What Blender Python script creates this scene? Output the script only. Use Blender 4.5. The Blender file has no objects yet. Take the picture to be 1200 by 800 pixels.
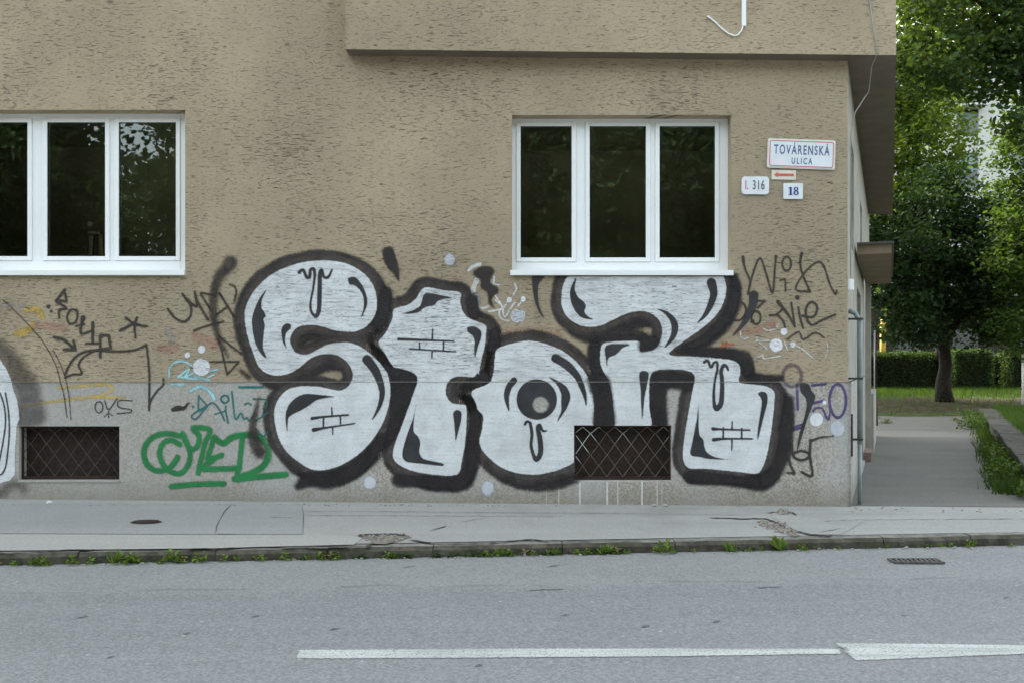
import bpy, bmesh, math, random
import numpy as np
from mathutils import Vector, Matrix

random.seed(7)
rng = np.random.default_rng(11)
scene = bpy.context.scene
COL = scene.collection
R = math.radians

# ------------------------------------------------------------------ camera, sky, sun, exposure
F, CZ, CD = 1100.0, 1.45, 10.0          # focal length in photo pixels, eye height, metres to the facade
cam = bpy.data.objects.new('camera', bpy.data.cameras.new('camera'))
COL.objects.link(cam)
cam.location = (0, -CD, CZ)
cam.rotation_euler = (R(90), 0, 0)
cam.data.sensor_width = 36.0
cam.data.lens = 33.0
cam.data.shift_y = 0.025
cam.data.clip_start = 0.05
cam.data.clip_end = 2000
scene.camera = cam

SUN_EL, SUN_AZ = 47.0, -40.0            # behind the building, to the left (azimuth from +Y towards +X)
world = bpy.data.worlds.new('World')
scene.world = world
world.use_nodes = True
wn = world.node_tree.nodes
bg = wn['Background']
sky = wn.new('ShaderNodeTexSky')
sky.sky_type = 'NISHITA'
sky.sun_disc = False
sky.sun_elevation = R(SUN_EL)
sky.sun_rotation = R(SUN_AZ)
sky.air_density = 1.0
sky.dust_density = 3.5
sky.ozone_density = 1.0
hs = wn.new('ShaderNodeHueSaturation')       # thin cloud takes most of the blue out of the sky
hs.inputs['Saturation'].default_value = 0.38
hs.inputs['Hue'].default_value = 0.469
world.node_tree.links.new(sky.outputs[0], hs.inputs['Color'])
world.node_tree.links.new(hs.outputs[0], bg.inputs[0])
bg.inputs[1].default_value = 0.15
sd = bpy.data.lights.new('sun', 'SUN')
sd.energy = 2.0
sd.angle = R(15)
sd.color = (1.0, 0.95, 0.86)
sun = bpy.data.objects.new('sun', sd)
COL.objects.link(sun)
sdir = Vector((math.sin(R(SUN_AZ)) * math.cos(R(SUN_EL)), math.cos(R(SUN_AZ)) * math.cos(R(SUN_EL)), math.sin(R(SUN_EL))))
sun.rotation_euler = sdir.to_track_quat('Z', 'Y').to_euler()
sun.location = (0, 0, 40)

vs = scene.view_settings
vs.view_transform = 'Standard'
vs.look = 'None'
vs.exposure = 2.5
vs.gamma = 1.0
scene.cycles.transparent_max_bounces = 40
scene.cycles.max_bounces = 8

# ------------------------------------------------------------------ tagging helpers
def tag(o, label=None, cat=None, group=None, kind=None):
    if label: o['label'] = label
    if cat: o['category'] = cat
    if group: o['group'] = group
    if kind: o['kind'] = kind
    return o

def empty(name, loc=(0, 0, 0), label=None, cat=None, group=None):
    o = bpy.data.objects.new(name, None)
    o.empty_display_size = 0.2
    COL.objects.link(o)
    o.location = loc
    return tag(o, label, cat, group)

def link_mesh(name, me, mat=None, parent=None, loc=None):
    o = bpy.data.objects.new(name, me)
    COL.objects.link(o)
    if mat is not None:
        me.materials.append(mat)
    if parent is not None:
        o.parent = parent
        root = parent
        off = Vector((0, 0, 0))
        while root is not None:
            off += Vector(root.location)
            root = root.parent
        if loc is None:
            o.location = -off          # mesh written in world coordinates
        else:
            o.location = loc
    elif loc is not None:
        o.location = loc
    return o

class MB:
    """collects shapes written in world coordinates into one mesh"""
    def __init__(s):
        s.v, s.f = [], []
    def add(s, vs_, fs_):
        b = len(s.v)
        s.v += [tuple(p) for p in vs_]
        s.f += [tuple(i + b for i in f) for f in fs_]
        return s
    def hexa(s, p):   # p: 8 points, bottom ring then top ring
        return s.add(p, [(3, 2, 1, 0), (4, 5, 6, 7), (0, 1, 5, 4), (1, 2, 6, 5), (2, 3, 7, 6), (3, 0, 4, 7)])
    def box(s, x0, x1, y0, y1, z0, z1, M=None):
        p = [(x0, y0, z0), (x1, y0, z0), (x1, y1, z0), (x0, y1, z0), (x0, y0, z1), (x1, y0, z1), (x1, y1, z1), (x0, y1, z1)]
        if M: p = [M(*q) for q in p]
        return s.hexa(p)
    def quad(s, a, b, c, d):
        return s.add([a, b, c, d], [(0, 1, 2, 3)])
    def prism(s, poly, z0, z1, M=None):
        n = len(poly)
        p = [(x, y, z0) for x, y in poly] + [(x, y, z1) for x, y in poly]
        if M: p = [M(*q) for q in p]
        f = [tuple(reversed(range(n))), tuple(range(n, 2 * n))]
        f += [(i, (i + 1) % n, n + (i + 1) % n, n + i) for i in range(n)]
        return s.add(p, f)
    def tube(s, pts, r, n=8, cap=True):
        pts = [Vector(p) for p in pts]
        rs = r if isinstance(r, (list, tuple)) else [r] * len(pts)
        rings = []
        up = None
        for i, p in enumerate(pts):
            t = (pts[min(i + 1, len(pts) - 1)] - pts[max(i - 1, 0)]).normalized()
            if up is None:
                up = Vector((0, 0, 1)) if abs(t.z) < 0.9 else Vector((1, 0, 0))
            a = t.cross(up).normalized()
            up = a.cross(t).normalized()
            rings.append([p + (a * math.cos(2 * math.pi * k / n) + up * math.sin(2 * math.pi * k / n)) * rs[i] for k in range(n)])
        vs_ = [q for ring in rings for q in ring]
        fs_ = []
        for i in range(len(pts) - 1):
            for k in range(n):
                fs_.append((i * n + k, i * n + (k + 1) % n, (i + 1) * n + (k + 1) % n, (i + 1) * n + k))
        if cap:
            fs_.append(tuple(reversed(range(n))))
            fs_.append(tuple((len(pts) - 1) * n + k for k in range(n)))
        return s.add(vs_, fs_)
    def build(s, name, mat, parent=None, smooth=False, bevel=0.0, loc=None):
        me = bpy.data.meshes.new(name)
        me.from_pydata(s.v, [], s.f)
        bm = bmesh.new(); bm.from_mesh(me)
        bmesh.ops.recalc_face_normals(bm, faces=bm.faces)
        bm.to_mesh(me); bm.free()
        if smooth:
            me.polygons.foreach_set('use_smooth', [True] * len(me.polygons))
        o = link_mesh(name, me, mat, parent, loc)
        if bevel:
            m = o.modifiers.new('bevel', 'BEVEL'); m.width = bevel; m.segments = 2; m.limit_method = 'ANGLE'
        return o

# ------------------------------------------------------------------ photo pixel <-> place
def PX(px, py, d):                       # a point at distance d in front of the camera
    return Vector(((px - 600) / F * d, d - CD, CZ + (430 - py) / F * d))
def WX(px): return (px - 600) / 110.0    # on the facade plane
def WZ(py): return CZ + (430 - py) / 110.0
def ss(x): return -0.009 * max(-12.0, min(12.0, x))
def kerb_y(x):
    if x < 8: return -2.085 + x * 0.130
    return -2.085 + 8 * 0.130 + (x - 8) * 0.02
def pav_z(x, y): return ss(x) + 0.02 * min(y, 0.0)
def road_z(x, y): return ss(x) + 0.02 * kerb_y(x) - 0.095 + 0.006 * min(kerb_y(x) - y, 8)
def yard_z(x, y):
    z = ss(x)
    if y > 11: z += min(y - 11, 7) * 0.0143
    if y > 18: z += min(y - 18, 10) * 0.05
    return z
def on(px, py, zf, dz=0.0):              # photo pixel to a spot on a ground surface
    z = -0.1
    for _ in range(8):
        d = F * (CZ - z) / (py - 430.0)
        x, y = (px - 600) / F * d, d - CD
        z = zf(x, y)
    return Vector((x, y, z + dz))

# ------------------------------------------------------------------ node helpers
class NT:
    def __init__(s, name):
        s.m = bpy.data.materials.new(name)
        s.m.use_nodes = True
        s.t = s.m.node_tree
        s.bsdf = s.t.nodes['Principled BSDF']
        s.out = s.t.nodes['Material Output']
    def n(s, t, **kw):
        nd = s.t.nodes.new(t)
        for k, v in kw.items(): setattr(nd, k, v)
        return nd
    def set(s, sock, v):
        if hasattr(v, 'links') or isinstance(v, bpy.types.NodeSocket): s.t.links.new(v, sock)
        else: sock.default_value = v
    def math(s, op, a, b=0.0, c=None, clamp=False):
        nd = s.n('ShaderNodeMath', operation=op, use_clamp=clamp)
        s.set(nd.inputs[0], a); s.set(nd.inputs[1], b)
        if c is not None: s.set(nd.inputs[2], c)
        return nd.outputs[0]
    def pos(s):
        return s.n('ShaderNodeNewGeometry').outputs['Position']
    def map(s, v, scale=(1, 1, 1), loc=(0, 0, 0)):
        nd = s.n('ShaderNodeMapping')
        s.set(nd.inputs[0], v); nd.inputs['Scale'].default_value = scale; nd.inputs['Location'].default_value = loc
        return nd.outputs[0]
    def noise(s, v, scale, detail=3.0, rough=0.55, dist=0.0):
        nd = s.n('ShaderNodeTexNoise')
        s.set(nd.inputs['Vector'], v); nd.inputs['Scale'].default_value = scale
        nd.inputs['Detail'].default_value = detail; nd.inputs['Roughness'].default_value = rough
        nd.inputs['Distortion'].default_value = dist
        return nd.outputs['Fac']
    def vor(s, v, scale, out='Color', feature='F1', rand=1.0):
        nd = s.n('ShaderNodeTexVoronoi', feature=feature)
        s.set(nd.inputs['Vector'], v); nd.inputs['Scale'].default_value = scale
        nd.inputs['Randomness'].default_value = rand
        return nd.outputs[out]
    def step(s, v, a, b, lo=0.0, hi=1.0):
        nd = s.n('ShaderNodeMapRange', interpolation_type='SMOOTHSTEP')
        s.set(nd.inputs[0], v); s.set(nd.inputs[1], a); s.set(nd.inputs[2], b); s.set(nd.inputs[3], lo); s.set(nd.inputs[4], hi)
        return nd.outputs[0]
    def mix(s, f, a, b, mode='MIX'):
        nd = s.n('ShaderNodeMix', data_type='RGBA', blend_type=mode)
        s.set(nd.inputs[0], f)
        for k, v in ((6, a), (7, b)):
            if isinstance(v, (tuple, list)): nd.inputs[k].default_value = tuple(v)[:3] + (1,)
            else: s.set(nd.inputs[k], v)
        return nd.outputs[2]
    def sep(s, v):
        nd = s.n('ShaderNodeSeparateXYZ'); s.set(nd.inputs[0], v); return nd.outputs
    def comb(s, x, y, z):
        nd = s.n('ShaderNodeCombineXYZ')
        for i, v in enumerate((x, y, z)): s.set(nd.inputs[i], v)
        return nd.outputs[0]
    def bump(s, h, dist, strength=1.0):
        nd = s.n('ShaderNodeBump'); s.set(nd.inputs['Height'], h)
        nd.inputs['Distance'].default_value = dist; nd.inputs['Strength'].default_value = strength
        return nd.outputs[0]
    def attr(s, name):
        return s.n('ShaderNodeAttribute', attribute_name=name).outputs['Fac']
    def fin(s, col, rough=0.8, normal=None, spec=0.3, metal=0.0):
        if isinstance(col, (tuple, list)): s.bsdf.inputs['Base Color'].default_value = tuple(col)[:3] + (1,)
        else: s.t.links.new(col, s.bsdf.inputs['Base Color'])
        s.set(s.bsdf.inputs['Roughness'], rough)
        s.bsdf.inputs['Specular IOR Level'].default_value = spec
        s.bsdf.inputs['Metallic'].default_value = metal
        if normal is not None: s.t.links.new(normal, s.bsdf.inputs['Normal'])
        return s.m

def wall_coords(k):
    p = k.pos(); x, y, z = k.sep(p)
    u = k.math('ADD', x, y)
    return p, u, z
def stucco_relief(k):
    """torn, horizontally combed plaster: returns (groove mask, height)"""
    p, u, z = wall_coords(k)
    wob = k.noise(k.comb(u, 0.0, z), 1.7, 3.0)
    zz = k.math('ADD', z, k.math('MULTIPLY', wob, 0.06))
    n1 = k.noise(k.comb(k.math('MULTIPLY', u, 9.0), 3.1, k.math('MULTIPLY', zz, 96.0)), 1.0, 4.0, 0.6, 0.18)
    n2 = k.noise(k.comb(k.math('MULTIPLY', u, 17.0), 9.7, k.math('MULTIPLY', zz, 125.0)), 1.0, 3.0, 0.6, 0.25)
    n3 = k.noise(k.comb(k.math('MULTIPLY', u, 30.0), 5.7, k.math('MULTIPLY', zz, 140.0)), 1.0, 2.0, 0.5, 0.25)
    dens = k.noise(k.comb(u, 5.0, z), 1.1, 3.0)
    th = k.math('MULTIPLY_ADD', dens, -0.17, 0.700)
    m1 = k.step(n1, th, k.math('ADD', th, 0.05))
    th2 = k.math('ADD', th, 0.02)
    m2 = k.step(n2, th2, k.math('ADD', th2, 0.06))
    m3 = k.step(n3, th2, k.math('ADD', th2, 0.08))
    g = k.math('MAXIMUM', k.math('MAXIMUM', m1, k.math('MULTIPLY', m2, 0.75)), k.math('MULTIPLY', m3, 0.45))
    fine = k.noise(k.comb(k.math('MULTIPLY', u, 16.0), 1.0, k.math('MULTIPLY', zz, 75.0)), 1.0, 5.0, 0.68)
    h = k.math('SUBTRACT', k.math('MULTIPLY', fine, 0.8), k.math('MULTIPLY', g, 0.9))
    return g, h, p, u, z, fine

def make_stucco(name='stucco', base=(0.445, 0.363, 0.252)):
    k = NT(name)
    g, h, p, u, z, fine = stucco_relief(k)
    big = k.noise(k.comb(u, 0.0, z), 0.55, 3.0)
    c = k.mix(k.step(big, 0.35, 0.7), tuple(b * 0.84 for b in base), tuple(b * 1.08 for b in base))
    gst = k.noise(k.comb(k.math('MULTIPLY', u, 2.2), 4.0, k.math('MULTIPLY', z, 0.7)), 1.0, 4.0)
    c = k.mix(k.step(gst, 0.55, 0.78, 0.0, 0.22), c, (0.38, 0.36, 0.27))
    rn = k.noise(k.comb(k.math('MULTIPLY', u, 3.4), 8.0, k.math('MULTIPLY', z, 0.35)), 1.0, 4.0, 0.6)
    c = k.mix(k.step(rn, 0.56, 0.80, 0.0, 0.22), c, tuple(b * 0.72 for b in base))
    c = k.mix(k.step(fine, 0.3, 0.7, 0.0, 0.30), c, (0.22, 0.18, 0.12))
    c = k.mix(k.math('MULTIPLY', g, 0.78), c, (0.085, 0.067, 0.046))  # groove shade mixed into the plaster colour, along with some dirt
    return k.fin(c, 0.92, k.bump(h, 0.014, 0.85), 0.2)

def make_plinth(name='washed_plinth'):
    k = NT(name)
    p, u, z = wall_coords(k)
    q = k.comb(u, 0.0, z)
    cell = k.sep(k.vor(q, 62.0))[0]
    cell2 = k.sep(k.vor(q, 130.0))[1]
    v = k.math('MULTIPLY_ADD', cell, 0.6, k.math('MULTIPLY', cell2, 0.4))
    c = k.mix(k.step(v, 0.12, 0.85), (0.255, 0.232, 0.195), (0.51, 0.475, 0.42))
    st = k.noise(k.comb(k.math('MULTIPLY', u, 1.1), 2.0, k.math('MULTIPLY', z, 0.6)), 1.6, 4.0)
    c = k.mix(k.step(st, 0.42, 0.68, 0.0, 0.6), c, (0.42, 0.425, 0.42))
    c = k.mix(k.math('MULTIPLY', k.step(k.math('ADD', u, k.math('MULTIPLY', st, 1.2)), WX(330) + 0.6, WX(200) + 0.6), 0.5), c, (0.385, 0.378, 0.348))
    drip = k.noise(k.comb(k.math('MULTIPLY', u, 9.0), 5.0, k.math('MULTIPLY', z, 0.8)), 1.0, 3.0)
    c = k.mix(k.step(drip, 0.6, 0.8, 0.0, 0.28), c, (0.25, 0.245, 0.20))
    foot = k.math('MULTIPLY', k.step(k.math('ADD', z, k.math('MULTIPLY', st, 0.25)), 0.45, 0.10), 0.6)
    c = k.mix(foot, c, (0.20, 0.178, 0.135))
    return k.fin(c, 0.85, k.bump(v, 0.004, 0.5), 0.25)

def make_paint(name, rgb, alpha=1.0, soft=0.8, namp=1.2, nscale=55.0, var=0.12, streak=False, rough=0.6, patchy=0.0, wave=0.0):
    """spray paint following the wall relief; 'sd' is the distance (px of the photo) inside the sprayed edge"""
    k = NT(name)
    g, h, p, u, z, fine = stucco_relief(k)
    up = k.step(z, 1.289, 1.297)
    d = k.attr('sd')
    nz = k.noise(p, nscale, 3.0, 0.65)
    d2 = k.math('ADD', d, k.math('MULTIPLY', k.math('SUBTRACT', nz, 0.5), namp * 2))
    if wave: d2 = k.math('ADD', d2, k.math('MULTIPLY', k.math('SUBTRACT', k.noise(p, 3.2, 2.0), 0.5), wave * 2))
    a = k.step(d2, -soft, soft)
    a = k.math('MULTIPLY', a, alpha)
    if patchy:
        pn = k.noise(p, 14.0, 4.0, 0.6)
        a = k.math('MULTIPLY', a, k.step(pn, 0.5 - 0.3, 0.5 + 0.25, 1.0 - patchy, 1.0))
    gu = k.math('MULTIPLY', g, up)
    dark = tuple(c * (1 - var) for c in rgb); lite = tuple(min(1, c * (1 + var)) for c in rgb)
    vn = k.noise(p, 5.0, 3.0)
    c = k.mix(k.step(vn, 0.3, 0.7), dark, lite)
    if streak:
        sn = k.noise(k.comb(k.math('MULTIPLY', u, 3.0), 7.0, k.math('MULTIPLY', z, 34.0)), 1.0, 5.0, 0.68, 0.4)
        c = k.mix(k.math('MULTIPLY', k.step(sn, 0.46, 0.70), k.math('MULTIPLY_ADD', up, 0.52, 0.34)), c, tuple(x * 0.52 for x in rgb))
        hatch = k.noise(k.comb(k.math('MULTIPLY', u, 1.6), 3.0, k.math('MULTIPLY', z, 2.4)), 1.0, 4.0, 0.6, 0.6)
        c = k.mix(k.step(hatch, 0.50, 0.72, 0.0, 0.36), c, tuple(x * 0.62 for x in rgb))
        c = k.mix(k.step(hatch, 0.46, 0.28, 0.0, 0.35), c, tuple(min(1, x * 1.2) for x in rgb))
        sp = k.sep(k.vor(k.comb(u, 0.0, z), 95.0))[0]
        lowmask = k.math('SUBTRACT', 1.0, up)
        c = k.mix(k.math('MULTIPLY', k.step(sp, 0.74, 1.0), k.math('MULTIPLY', lowmask, 0.34)), c, tuple(x * 0.45 for x in rgb))
    c = k.mix(k.math('MULTIPLY', gu, 0.78), c, (0.075, 0.065, 0.06))  # shade of the grooves painted dark through the spray colour
    nrm = k.bump(k.math('MULTIPLY', h, up), 0.012, 0.75)
    k.fin(c, rough, nrm, 0.3)
    tr = k.n('ShaderNodeBsdfTransparent'); mx = k.n('ShaderNodeMixShader')
    k.t.links.new(a, mx.inputs[0]); k.t.links.new(tr.outputs[0], mx.inputs[1]); k.t.links.new(k.bsdf.outputs[0], mx.inputs[2])
    k.t.links.new(mx.outputs[0], k.out.inputs[0])
    return k.m

def make_plain(name, rgb, rough=0.6, var=0.1, nscale=8.0, spec=0.4, metal=0.0, bumpd=0.0, bscale=60.0, dirt=None, dirtamt=0.5):
    k = NT(name)
    p = k.pos()
    n = k.noise(p, nscale, 4.0)
    c = k.mix(k.step(n, 0.3, 0.7), tuple(x * (1 - var) for x in rgb), tuple(min(1, x * (1 + var)) for x in rgb))
    if dirt:
        dn = k.noise(p, nscale * 0.37 + 1.0, 5.0, 0.65)
        c = k.mix(k.step(dn, 0.5, 0.72, 0.0, dirtamt), c, dirt)
    nrm = k.bump(k.noise(p, bscale, 4.0, 0.6), bumpd) if bumpd else None
    return k.fin(c, rough, nrm, spec, metal)

def make_asphalt(name, base, contrast=0.45, grain=70.0, streaks=0.15, warm=None, blotch=0.12, lanes=False):
    k = NT(name)
    p = k.pos(); x, y, z = k.sep(p)
    q = k.comb(x, y, 0.0)
    cell = k.sep(k.vor(q, grain))[0]
    fn = k.noise(q, grain * 2.1, 3.0, 0.7)
    v = k.math('MULTIPLY_ADD', cell, 0.6, k.math('MULTIPLY', fn, 0.4))
    c = k.mix(v, tuple(b * (1 - contrast) for b in base), tuple(b * (1 + contrast) for b in base))
    lane = k.noise(k.comb(k.math('MULTIPLY', x, 0.10), k.math('MULTIPLY', k.math('SUBTRACT', y, k.math('MULTIPLY', x, 0.07)), 2.2), 0.0), 1.0, 4.0, 0.55)
    c = k.mix(k.step(lane, 0.35, 0.65, 0.0, streaks), c, tuple(b * 1.6 for b in base))
    if lanes:                            # older rough asphalt beside the kerb, a seam, then smoother bluish surfacing
        q_ = k.math('SUBTRACT', y, k.math('MULTIPLY', x, 0.10))
        q_ = k.math('ADD', q_, k.math('MULTIPLY', k.noise(q, 1.3, 3.0), 0.35))
        old = k.step(q_, -3.35, -2.95)
        c = k.mix(k.math('MULTIPLY', old, 0.42), c, k.mix(v, (0.15, 0.15, 0.145), (0.36, 0.355, 0.34)))
        seam = k.math('MULTIPLY', k.step(k.math('ABSOLUTE', k.math('ADD', q_, 3.0)), 0.05, 0.01), k.step(k.noise(q, 2.0, 3.0), 0.45, 0.6))
        c = k.mix(k.math('MULTIPLY', seam, 0.35), c, (0.07, 0.07, 0.07))
    bl = k.noise(q, 0.9, 5.0, 0.6)
    c = k.mix(k.step(bl, 0.48, 0.75, 0.0, blotch), c, tuple(b * 0.45 for b in base))
    if warm:
        wn_ = k.noise(q, 1.7, 5.0, 0.65)
        c = k.mix(k.step(wn_, 0.5, 0.75, 0.0, 0.5), c, warm)
    white = k.step(k.sep(k.vor(q, grain * 0.23))[2], 0.975, 1.0)
    spot = k.math('MULTIPLY', white, k.step(k.vor(q, grain * 0.23, 'Distance'), 0.25, 0.1))
    c = k.mix(k.math('MULTIPLY', spot, 0.5), c, (0.5, 0.5, 0.48))
    return k.fin(c, 0.85, k.bump(v, 0.004, 0.6), 0.3)

def make_leaf(name, dark, light, trans, tmix=0.4):
    k = NT(name)
    t = k.attr('tint')
    c = k.mix(t, dark, light)
    d = k.bsdf
    k.t.links.new(c, d.inputs['Base Color'])
    d.inputs['Roughness'].default_value = 0.7
    d.inputs['Specular IOR Level'].default_value = 0.2
    tl = k.n('ShaderNodeBsdfTranslucent')
    k.t.links.new(k.mix(t, tuple(x * 0.75 for x in trans), trans), tl.inputs[0])
    mx = k.n('ShaderNodeMixShader'); mx.inputs[0].default_value = tmix
    k.t.links.new(d.outputs[0], mx.inputs[1]); k.t.links.new(tl.outputs[0], mx.inputs[2])
    k.t.links.new(mx.outputs[0], k.out.inputs[0])
    return k.m

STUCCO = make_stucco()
PLINTH = make_plinth()
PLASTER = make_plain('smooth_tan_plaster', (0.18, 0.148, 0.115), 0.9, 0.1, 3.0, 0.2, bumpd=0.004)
SIDEPLASTER = make_plain('pale_side_plaster', (0.36, 0.34, 0.29), 0.9, 0.12, 3.0, 0.2, bumpd=0.003, dirt=(0.2, 0.18, 0.15))
WHITE = make_plain('white_window_plastic', (0.85, 0.865, 0.86), 0.32, 0.02, 4.0, 0.5)
DARKROOM = make_plain('dim_room_plaster', (0.58, 0.49, 0.38), 0.9, 0.15, 1.5)
RUST = make_plain('rusty_steel', (0.028, 0.018, 0.014), 0.75, 0.4, 25.0, 0.3, bumpd=0.002, dirt=(0.055, 0.03, 0.02))
CONC = make_plain('weathered_concrete', (0.36, 0.35, 0.32), 0.9, 0.15, 7.0, 0.2, bumpd=0.004, dirt=(0.2, 0.19, 0.15))
KERBM = make_plain('mossy_kerb_stone', (0.078, 0.072, 0.055), 0.9, 0.4, 9.0, 0.2, bumpd=0.012, bscale=35.0, dirt=(0.055, 0.052, 0.032), dirtamt=0.8)
KERBTOP = make_plain('worn_kerb_top', (0.185, 0.18, 0.158), 0.9, 0.25, 11.0, 0.2, bumpd=0.008, bscale=40.0, dirt=(0.12, 0.115, 0.085), dirtamt=0.6)
PIPE = make_plain('pale_blue_zinc', (0.235, 0.27, 0.278), 0.5, 0.15, 6.0, 0.4, dirt=(0.2, 0.2, 0.18))
WOOD = make_plain('raw_wood', (0.33, 0.26, 0.17), 0.7, 0.2, 9.0)
SOIL = make_plain('crack_dirt_and_shade', (0.045, 0.04, 0.032), 0.95, 0.4, 30.0)
CRUMB2 = make_plain('loose_pale_rubble', (0.30, 0.27, 0.235), 0.95, 0.4, 25.0)
CRUMB = make_plain('crumbled_base_gravel', (0.215, 0.19, 0.158), 0.95, 0.5, 60.0, 0.2, bumpd=0.02, bscale=60.0)
SCUFF = make_plain('dark_tar_scuff', (0.105, 0.105, 0.105), 0.9, 0.3, 30.0)
MORTAR = make_plain('white_mortar', (0.62, 0.61, 0.58), 0.9, 0.1, 20.0)
CABLE = make_plain('grey_cable_sheath', (0.33, 0.32, 0.30), 0.6, 0.1)
BARK = make_plain('dark_bark', (0.026, 0.022, 0.018), 0.95, 0.4, 14.0, 0.2, bumpd=0.03, bscale=22.0)
DARKM = make_plain('dark_cast_iron', (0.05, 0.045, 0.04), 0.7, 0.3, 30.0, 0.4, bumpd=0.002)

def make_glass():
    k = NT('window_glass')
    gl = k.n('ShaderNodeBsdfGlossy'); gl.inputs['Roughness'].default_value = 0.0
    gl.inputs[0].default_value = (0.95, 1.0, 0.98, 1)
    tr = k.n('ShaderNodeBsdfTransparent'); tr.inputs[0].default_value = (0.86, 0.88, 0.84, 1)
    fr = k.n('ShaderNodeFresnel'); fr.inputs[0].default_value = 1.62
    wob = k.bump(k.noise(k.pos(), 2.2, 1.0), 0.002, 0.5)
    k.t.links.new(wob, gl.inputs['Normal'])
    mx = k.n('ShaderNodeMixShader')
    k.t.links.new(fr.outputs[0], mx.inputs[0]); k.t.links.new(tr.outputs[0], mx.inputs[1]); k.t.links.new(gl.outputs[0], mx.inputs[2])
    k.t.links.new(mx.outputs[0], k.out.inputs[0])
    return k.m
GLASS = make_glass()

# ------------------------------------------------------------------ the apartment building
XC, SL = 3.575, 0.402                      # facade corner, slant of the side wall
NL = math.hypot(1, SL)
def SW(t, o, z):                           # t metres back along the side wall, o metres out of it
    return (XC + SL * t + o / NL, t - SL * o / NL, z)

bld = empty('apartment_building', (0, 0, 0), 'tan stucco apartment building with grey plinth, white windows and overhanging upper storey', 'building')

def wall(name, u0, u1, v0, v1, holes, depth, M, mat, parent=bld):
    us = sorted({u0, u1} | {h[0] for h in holes} | {h[1] for h in holes})
    vs_ = sorted({v0, v1} | {h[2] for h in holes} | {h[3] for h in holes})
    m = MB()
    for a, b in zip(us, us[1:]):
        for c, d in zip(vs_, vs_[1:]):
            um, vm = (a + b) / 2, (c + d) / 2
            if any(h[0] < um < h[1] and h[2] < vm < h[3] for h in holes): continue
            m.quad(M(a, 0, c), M(b, 0, c), M(b, 0, d), M(a, 0, d))
    for (a, b, c, d) in holes:
        m.quad(M(a, 0, c), M(a, 0, d), M(a, -depth, d), M(a, -depth, c))
        m.quad(M(b, 0, c), M(b, -depth, c), M(b, -depth, d), M(b, 0, d))
        m.quad(M(a, 0, d), M(b, 0, d), M(b, -depth, d), M(a, -depth, d))
        m.quad(M(a, 0, c), M(a, -depth, c), M(b, -depth, c), M(b, 0, c))
    me = bpy.data.meshes.new(name); me.from_pydata(m.v, [], m.f)
    return link_mesh(name, me, mat, parent)
def FM(u, o, v): return (u, -o, v)

PT = 1.295                                  # top of the plinth
WIN = [(WX(-45), WX(217), WZ(322), WZ(129)), (WX(600), WX(857), WZ(322), WZ(135))]
VENT = [(WX(22), WX(140), WZ(562), WZ(499)), (WX(673), WX(787), WZ(562.5), WZ(498))]
XL = -24.0
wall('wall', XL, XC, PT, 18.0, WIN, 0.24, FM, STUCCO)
def PM(u, o, v): return (u, -o - 0.003, v)
wall('plinth', XL, XC + 0.035, -0.6, PT, VENT, 0.30, PM, PLINTH)
seam = MB().box(XL, XC + 0.035, -0.0125, -0.001, PT - 0.002, PT + 0.002)
seam.build('plinth_seam', make_plain('pale_seam_line', (0.34, 0.32, 0.28), 0.9), bld)
def PS(u, o, v): return SW(u, o + 0.03, v)
SWIN = [(0.85, 1.75, 2.85, 4.1), (4.3, 5.3, 3.2, 4.0)]
wall('side_wall', 0, 10.7, PT, 4.9, SWIN + [(2.9, 4.6, PT, 2.55)], 0.22, SW, SIDEPLASTER)
wall('side_plinth', -0.012, 2.9, -0.6, PT, [], 0.1, PS, PLINTH)
wall('side_plinth', 4.6, 10.7, -0.6, PT, [], 0.1, PS, SIDEPLASTER)
MB().add([SW(10.7, 0, -0.6), (XL, 10.7, -0.6), (XL, 10.7, 18), SW(10.7, 0, 18)], [(0, 1, 2, 3)]).build('back_wall', SIDEPLASTER, bld)
MB().add([(XL, 0, -0.6), (XL, 10.7, -0.6), (XL, 10.7, 18), (XL, 0, 18)], [(0, 1, 2, 3)]).build('end_wall', SIDEPLASTER, bld)
# overhanging bay of the upper storeys
bx0, bx1, by = -1.738, 4.01, -0.2
zb = lambda x: 4.765 - (x - bx0) / (bx1 - bx0) * 0.062
foot = [(bx0, by), (bx1, by), (8.13, 10.04), (bx0, 10.04)]
bay = MB()
n = len(foot)
bv = [(x, y, 18.3) for x, y in foot] + [(x, y, zb(min(x, bx1)) ) for x, y in foot]
bay.add(bv, [(0, 1, 2, 3), (0, 4, 5, 1), (1, 5, 6, 2), (2, 6, 7, 3), (3, 7, 4, 0)])
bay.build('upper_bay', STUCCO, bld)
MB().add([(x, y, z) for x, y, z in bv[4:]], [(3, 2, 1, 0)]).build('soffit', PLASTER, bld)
MB().box(XL - 0.3, bx0 + 0.0, -0.3, 11.0, 18.0, 18.35).build('roof', make_plain('dark_roof', (0.12, 0.1, 0.09)), bld)
MB().add([(bx0, -0.2, 18.31), (4.2, -0.4, 18.31), (8.3, 10.9, 18.31), (bx0, 10.9, 18.31), (bx0, -0.2, 18.5), (4.2, -0.4, 18.5), (8.3, 10.9, 18.5), (bx0, 10.9, 18.5)],
         [(3, 2, 1, 0), (4, 5, 6, 7), (0, 1, 5, 4), (1, 2, 6, 5), (2, 3, 7, 6), (3, 0, 4, 7)]).build('bay_roof', bpy.data.materials['dark_roof'], bld)

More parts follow.
